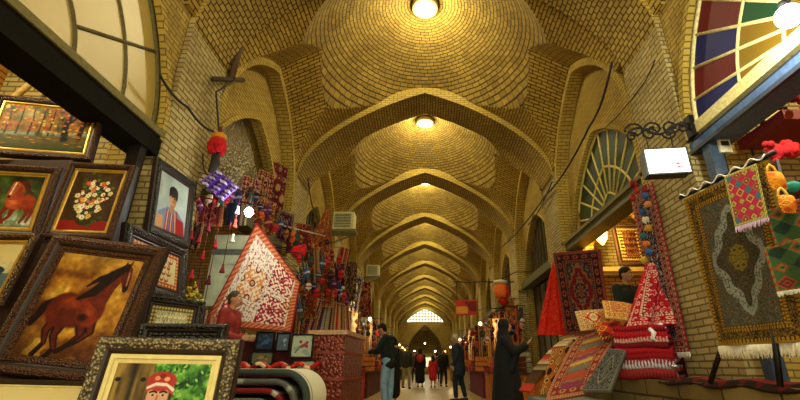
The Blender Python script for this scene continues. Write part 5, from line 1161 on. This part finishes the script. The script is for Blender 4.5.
def person(name, loc, head_deg, H, J, label, top, bottom, shoe='1a1410', hair=None, hairkind='short', vox=.012, coat=None, girth=1.0, scarf=None, group=None, beard=None):
    """local frame: x right, y forward, z up; J holds joint positions at 1.75 m stature."""
    s = H/1.75; e = empty('person', tuple(loc), rad(head_deg), label, 'person', group); V3 = lambda p: Vector(p)*s
    j = dict(pelvis=(0, 0, .93), chest=(0, .02, 1.30), neck=(0, .02, 1.46), head=(0, .05, 1.62), look=(0, 1, 0),
             ls=(-.18, .01, 1.41), rs=(.18, .01, 1.41), le=(-.23, .02, 1.12), re=(.23, .02, 1.12), lw=(-.24, .1, .87), rw=(.24, .1, .87), ld=(0, .1, -1), rd=(0, .1, -1),
             lh=(-.09, 0, .90), rh=(.09, 0, .90), lk=(-.10, .03, .50), rk=(.10, .03, .50), la=(-.10, 0, .09), ra=(.10, 0, .09)); j.update(J)
    j = {k: (V3(v) if k not in ('look', 'ld', 'rd') else Vector(v).normalized()) for k, v in j.items()}
    body = MB(); hd = j['head']; lk = j['look']; side = lk.cross(Vector((0, 0, 1))).normalized(); upv = side.cross(lk).normalized()
    M = Matrix((side, lk, upv)).transposed()
    body.ball(hd+upv*.015*s, .1*s, 16, sc=(.78, .95, 1.08), M=M); body.ball(hd+lk*.03*s-upv*.055*s, .068*s, 12, sc=(.85, 1, .85), M=M)
    body.tube([hd+lk*.09*s+upv*.02*s, hd+lk*.118*s-upv*.02*s, hd+lk*.09*s-upv*.03*s], [.008*s, .016*s, .008*s], 8)
    for q in (-1, 1): body.ball(hd+side*q*.082*s-upv*.01*s-lk*.005*s, .028*s, 8, sc=(.4, .7, 1.15), M=M)
    caps(body, j['neck']-Vector((0, 0, .03*s)), hd-upv*.05*s-lk*.01*s, .055*s, .05*s)
    chain(body, [j['pelvis'], j['chest'], j['neck']-Vector((0, 0, .06*s))], [.10*s, .105*s, .06*s])
    for a in 'lr':
        chain(body, [j[a+'s'], j[a+'e'], j[a+'w']], [.055*s, .042*s, .027*s]); hand(body, j[a+'w'], j[a+'d'], (0, .3, 1) if abs(j[a+'d'].z) < .7 else (0, 1, 0), s)
        chain(body, [j[a+'h'], j[a+'k'], j[a+'a']], [.085*s*girth, .055*s, .038*s]); caps(body, j[a+'a']+Vector((0, -.02, -.04))*s, j[a+'a']+Vector((0, .13, -.055))*s, .038*s, .028*s)
    fuse(body.build('body', SKIN, e), vox, 3)
    br_ = MB()
    for q in (-1, 1):
        ey = MB(); pu = MB(); ey.ball(hd+side*q*.032*s+lk*.085*s+upv*.012*s, .013*s, 8, M=M); pu.ball(hd+side*q*.033*s+lk*.0965*s+upv*.012*s, .006*s, 8, M=M)
        br_.tube([hd+side*q*.016*s+lk*.1*s+upv*.036*s, hd+side*q*.05*s+lk*.088*s+upv*.036*s], .005*s, 6)
        pu.build('pupil', plain('1a100a', .3), ey.build('eye', plain('e8e4d8', .3), e))
    br_.build('eyebrows', plain(hair or '1a120c', .8), e)
    li = MB(); li.tube([hd-side*.024*s+lk*.098*s-upv*.055*s, hd+lk*.108*s-upv*.054*s, hd+side*.024*s+lk*.098*s-upv*.055*s], .0065*s, 6); li.build('lips', plain('8a4438', .5), e)
    # clothes: a little wider than the body
    t = MB(); g = .022*s
    if bottom:
        for a in 'lr':
            an = j[a+'a']; kn = j[a+'k']; chain(t, [j[a+'h'], kn, kn.lerp(an, .88)], [.098*s*girth, .072*s, .062*s])
        caps(t, j['lh']+Vector((0, 0, .06*s)), j['rh']+Vector((0, 0, .06*s)), .11*s*girth, .11*s*girth); fuse(t.build('trousers', plain(bottom, .85, noise=.12, scale=14), e), vox)
    t = MB(); hem = j['pelvis']+Vector((0, 0, -.08*s))
    if coat: hem = Vector((j['pelvis'].x, j['pelvis'].y, coat*s))
    for q in (-1, 1):
        caps(t, j['pelvis']+Vector((q*.055, 0, .0))*s, j['chest']+Vector((q*.08, 0, 0))*s, .125*s*girth, .135*s*girth)
        caps(t, hem+Vector((q*.075, 0, .02))*s, j['pelvis']+Vector((q*.06, 0, .0))*s, .115*s*girth*(1.2 if coat else 1), .13*s*girth)
    caps(t, j['ls'], j['rs'], .07*s, .07*s); caps(t, j['neck']+Vector((0, 0, -.05*s)), j['neck']+Vector((0, 0, .0*s)), .075*s, .06*s)
    for a in 'lr': chain(t, [j[a+'s'], j[a+'e'], j[a+'e'].lerp(j[a+'w'], .92)], [.078*s, .062*s, .048*s])
    fuse(t.build('coat' if coat else 'jacket', plain(top, .85, noise=.15, scale=12), e), vox)
    if bottom or coat:
        t = MB()
        for a in 'lr': caps(t, j[a+'a']+Vector((0, -.03, -.045))*s, j[a+'a']+Vector((0, .15, -.06))*s, .048*s, .036*s)
        t.build('shoes', plain(shoe, .4), e)
    if hair and hairkind == 'short':
        t = MB(); t.ball(hd+upv*.04*s-lk*.018*s, .1*s, 16, sc=(.86, 1.0, .96), M=M); t.ball(hd-lk*.05*s-upv*.01*s, .075*s, 12, sc=(1, .75, 1.1), M=M); fuse(t.build('hair', plain(hair, .85, noise=.3, scale=120, bump=.5), e), .009, 2)
    if hairkind == 'scarf':
        t = MB(); t.ball(hd+upv*.02*s-lk*.03*s, .125*s, 16, sc=(.9, 1.0, 1.08), M=M); caps(t, hd-lk*.04*s-upv*.06*s, j['neck']-Vector((0, 0, .08*s)), .1*s, .14*s); fuse(t.build('headscarf', plain(scarf, .9), e), .012, 3)
    if beard: t = MB(); t.ball(hd+lk*.055*s-upv*.085*s, .055*s, 10, sc=(1, .8, .9), M=M); t.build('beard', plain(beard, .9, bump=.4), e)
    return e
# man in jeans at the left stall, facing left, looking down at the goods
person('person', (-.79, 9.7, 0), 72, 1.80, dict(chest=(0, .05, 1.29), neck=(0, .10, 1.45), head=(0, .17, 1.585), look=(0, .85, -.5), le=(-.24, .14, 1.16), re=(.24, .14, 1.16), lw=(-.14, .38, 1.12), rw=(.14, .40, 1.12), ld=(.2, 1, -.1), rd=(-.2, 1, -.1), lk=(-.10, .05, .5), rk=(.11, -.02, .5)),
       'man in dark green jacket and blue jeans bending over the goods at the left stalls', '14231e', '86aed0', hair='120c08')
person('person', (-.70, 10.25, 0), 60, 1.50, dict(), 'person in a long black coat close behind the man in jeans', '0c0f0d', None, hair='120c08', coat=.35, vox=.016)
# old man with grey hair
person('person', (.93, 12.4, 0), 75, 1.74, dict(neck=(0, .04, 1.45), head=(0, .09, 1.6), look=(.1, 1, -.1), le=(-.24, .0, 1.14), re=(.25, -.03, 1.14), lw=(-.22, .12, .90), rw=(.22, .06, .88), lk=(-.1, .1, .5), rk=(.1, -.04, .5), ra=(.1, -.14, .1), la=(-.1, .08, .09)),
       'old man with grey hair in a long dark blue suit right of the aisle', '1c2a3c', '1c2a3a', hair='b8b4a8', coat=.72, girth=1.25)
# shopkeeper
person('person', tuple(at(623, 275, D=6.5)-Vector((0, 0, 1.63))), 200, 1.75, dict(head=(0, .06, 1.62), look=(-.3, 1, -.25), lw=(-.12, .35, 1.0), rw=(.14, .33, 1.0), le=(-.25, .08, 1.12), re=(.25, .08, 1.12), ld=(.3, 1, 0), rd=(-.3, 1, 0)),
       'shopkeeper in a dark jacket standing inside the lit right shop', '16241c', '20201c', hair='1c120a', vox=.014)
# woman in black chador
wl_ = Vector((1.46, 8.25, 0)); e = empty('person', tuple(wl_), rad(-98), 'woman in a long black cloak standing at the right hand rugs with one hand raised', 'person')
body = MB(); hd = Vector((0, .06, 1.56)); lk = Vector((0, .97, .1)).normalized(); side = lk.cross(Vector((0, 0, 1))).normalized(); upv = side.cross(lk); M = Matrix((side, lk, upv)).transposed()
body.ball(hd, .095, 16, sc=(.78, .95, 1.12), M=M); body.tube([hd+lk*.085+upv*.02, hd+lk*.112-upv*.02, hd+lk*.085-upv*.03], [.007, .014, .007], 8); body.ball(hd+lk*.03-upv*.055, .06, 12, M=M)
caps(body, (0, 0, 1.38), hd-upv*.05, .05, .045); chain(body, [(0, 0, .95), (0, 0, 1.25), (0, 0, 1.36)], [.10, .09, .05])
chain(body, [(.16, .02, 1.32), (.22, .20, 1.12), (.20, .42, 1.24)], [.045, .038, .025]); hand(body, (.20, .42, 1.24), (0, .7, .7), (-1, 0, .3), .95); chain(body, [(-.16, .02, 1.32), (-.17, .12, 1.05), (-.05, .26, 1.05)], [.045, .038, .025]); hand(body, (-.05, .26, 1.05), (1, .2, 0), (0, 0, 1), .9)
for q in (-1, 1): chain(body, [(q*.08, 0, .88), (q*.09, 0, .48), (q*.09, 0, .08)], [.08, .05, .035]); caps(body, (q*.09, -.02, .04), (q*.09, .13, .03), .035, .025)
fuse(body.build('body', SKIN, e), .011, 3)
mb = MB(); n_ = 28; prof = [(.26, .30, .02), (.25, .28, .3), (.23, .245, .7), (.21, .215, 1.0), (.20, .175, 1.2), (.185, .14, 1.33), (.12, .11, 1.41)]; vs = []
for (a, b, z) in prof:
    for i in range(n_):
        t = 2*PI*i/n_; f = 1+.05*math.sin(t*7+z*2)*(1.3-z if z < 1.2 else .1); vs.append((a*f*math.cos(t), .02+b*f*math.sin(t), z))
mb.add(vs, [(r*n_+i, r*n_+(i+1) % n_, (r+1)*n_+(i+1) % n_, (r+1)*n_+i) for r in range(len(prof)-1) for i in range(n_)], smooth=True)
ck = mb.build('cloak', plain('0c0f16', .85, noise=.2), e); md = ck.modifiers.new('t', 'SOLIDIFY'); md.thickness = .012
mb = MB(); chain(mb, [(.15, .0, 1.31), (.21, .18, 1.10), (.20, .37, 1.20)], [.085, .085, .07]); chain(mb, [(-.15, .0, 1.31), (-.17, .12, 1.06), (-.08, .24, 1.05)], [.08, .08, .06]); caps(mb, (.19, .2, 1.04), (.16, .1, .8), .07, .09); fuse(mb.build('sleeves', plain('0c0f16', .85, noise=.2), e), .014)
mb = MB(); mb.ball(hd+upv*.02-lk*.035, .122, 16, sc=(.9, .95, 1.1), M=M); caps(mb, hd-lk*.05-upv*.05, (0, .0, 1.36), .105, .135); caps(mb, hd-upv*.11-lk*.0, (0, .05, 1.36), .06, .11); fuse(mb.build('hood', plain('0c0f16', .85, noise=.2), e), .011, 3)
for q in (-1, 1):
    mb = MB(); pu = MB(); mb.ball(hd+side*q*.03+lk*.083+upv*.015, .012, 8); pu.ball(hd+side*q*.031+lk*.094+upv*.015, .0055, 8); pu.build('pupil', plain('1a100a', .3), mb.build('eye', plain('e8e4d8', .3), e))
li = MB(); li.tube([hd-side*.02+lk*.092-upv*.052, hd+lk*.1-upv*.05, hd+side*.02+lk*.092-upv*.052], .006, 6); li.build('lips', plain('8a4438', .5), e)
t = MB(); [caps(t, (q*.09, -.03, .04), (q*.09, .16, .03), .045, .034) for q in (-1, 1)]; t.build('shoes', plain('0a0a0a', .4), e)
# seated vendor at the left stall
p = at(232, 300, D=4.72)
vp_ = MB(); vp_.box(p.x-.22, p.x+.22, p.y-.2, p.y+.2, 0, p.z-1.18); tag(vp_.build('wooden_crate', plain('4a2c18', .8)), 'wooden crate the vendor stands on in the left stall', 'crate')
person('person', (p.x, p.y, p.z-1.18), -95, 1.28, dict(lw=(-.1, .3, 1.05), rw=(.12, .3, 1.05), ld=(.3, 1, 0), rd=(-.3, 1, 0)), 'vendor in brown cap and red shirt before the white embroidered cloth', '8a2a24', '3a1a1a', hair='4a3828', vox=.011)
# distant shoppers
walk = dict(lk=(-.1, .12, .5), la=(-.1, .14, .1), rk=(.1, .0, .5), ra=(.1, -.14, .12))
person('person', (-.80, 19.3, 0), 200, 1.74, walk, 'man in olive jacket and pale trousers walking in mid aisle', '2c2e22', '8c8460', hair='160e08', vox=.022)
w1 = person('person', (-.22, 20.8, 0), 5, 1.66, dict(), 'woman in a black cloak with a red round backpack, seen from behind', '0c0c10', None, hairkind='scarf', scarf='0c0c10', coat=.3, vox=.022, girth=1.15)
mb = MB(); mb.ball((-.22, 20.6, 1.22), .17, 12, sc=(1, .5, 1.1)); tag(mb.build('backpack', plain('a82018', .7)), 'red round backpack on the back of the woman in the black cloak', 'backpack')
person('person', (.36, 20.6, 0), 10, 1.35, dict(), 'girl in a bright red coat in mid aisle', 'b81c20', None, hairkind='scarf', scarf='2a1414', coat=.5, vox=.022, girth=1.25)
person('person', (.86, 21.2, 0), 190, 1.68, walk, 'person in dark clothes right of the girl in red', '12140f', '1a1a18', hair='100c08', vox=.022)
person('person', (-.62, 26.5, 0), 180, 1.72, walk, 'distant person in brown jacket behind the man with pale trousers', '4a3420', '2a2a2c', hair='100c08', vox=.03)
person('person', (.75, 28.5, 0), 0, 1.70, walk, 'distant person in grey coat far behind the girl in red', '3a3c40', '1c1c20', hair='100c08', vox=.03, coat=.6)
person('person', (-1.05, 16.5, 0), 150, 1.70, walk, 'person in a dark coat beside the left stalls behind the man in jeans', '1c2018', '20221c', hair='100c08', vox=.022, coat=.6)
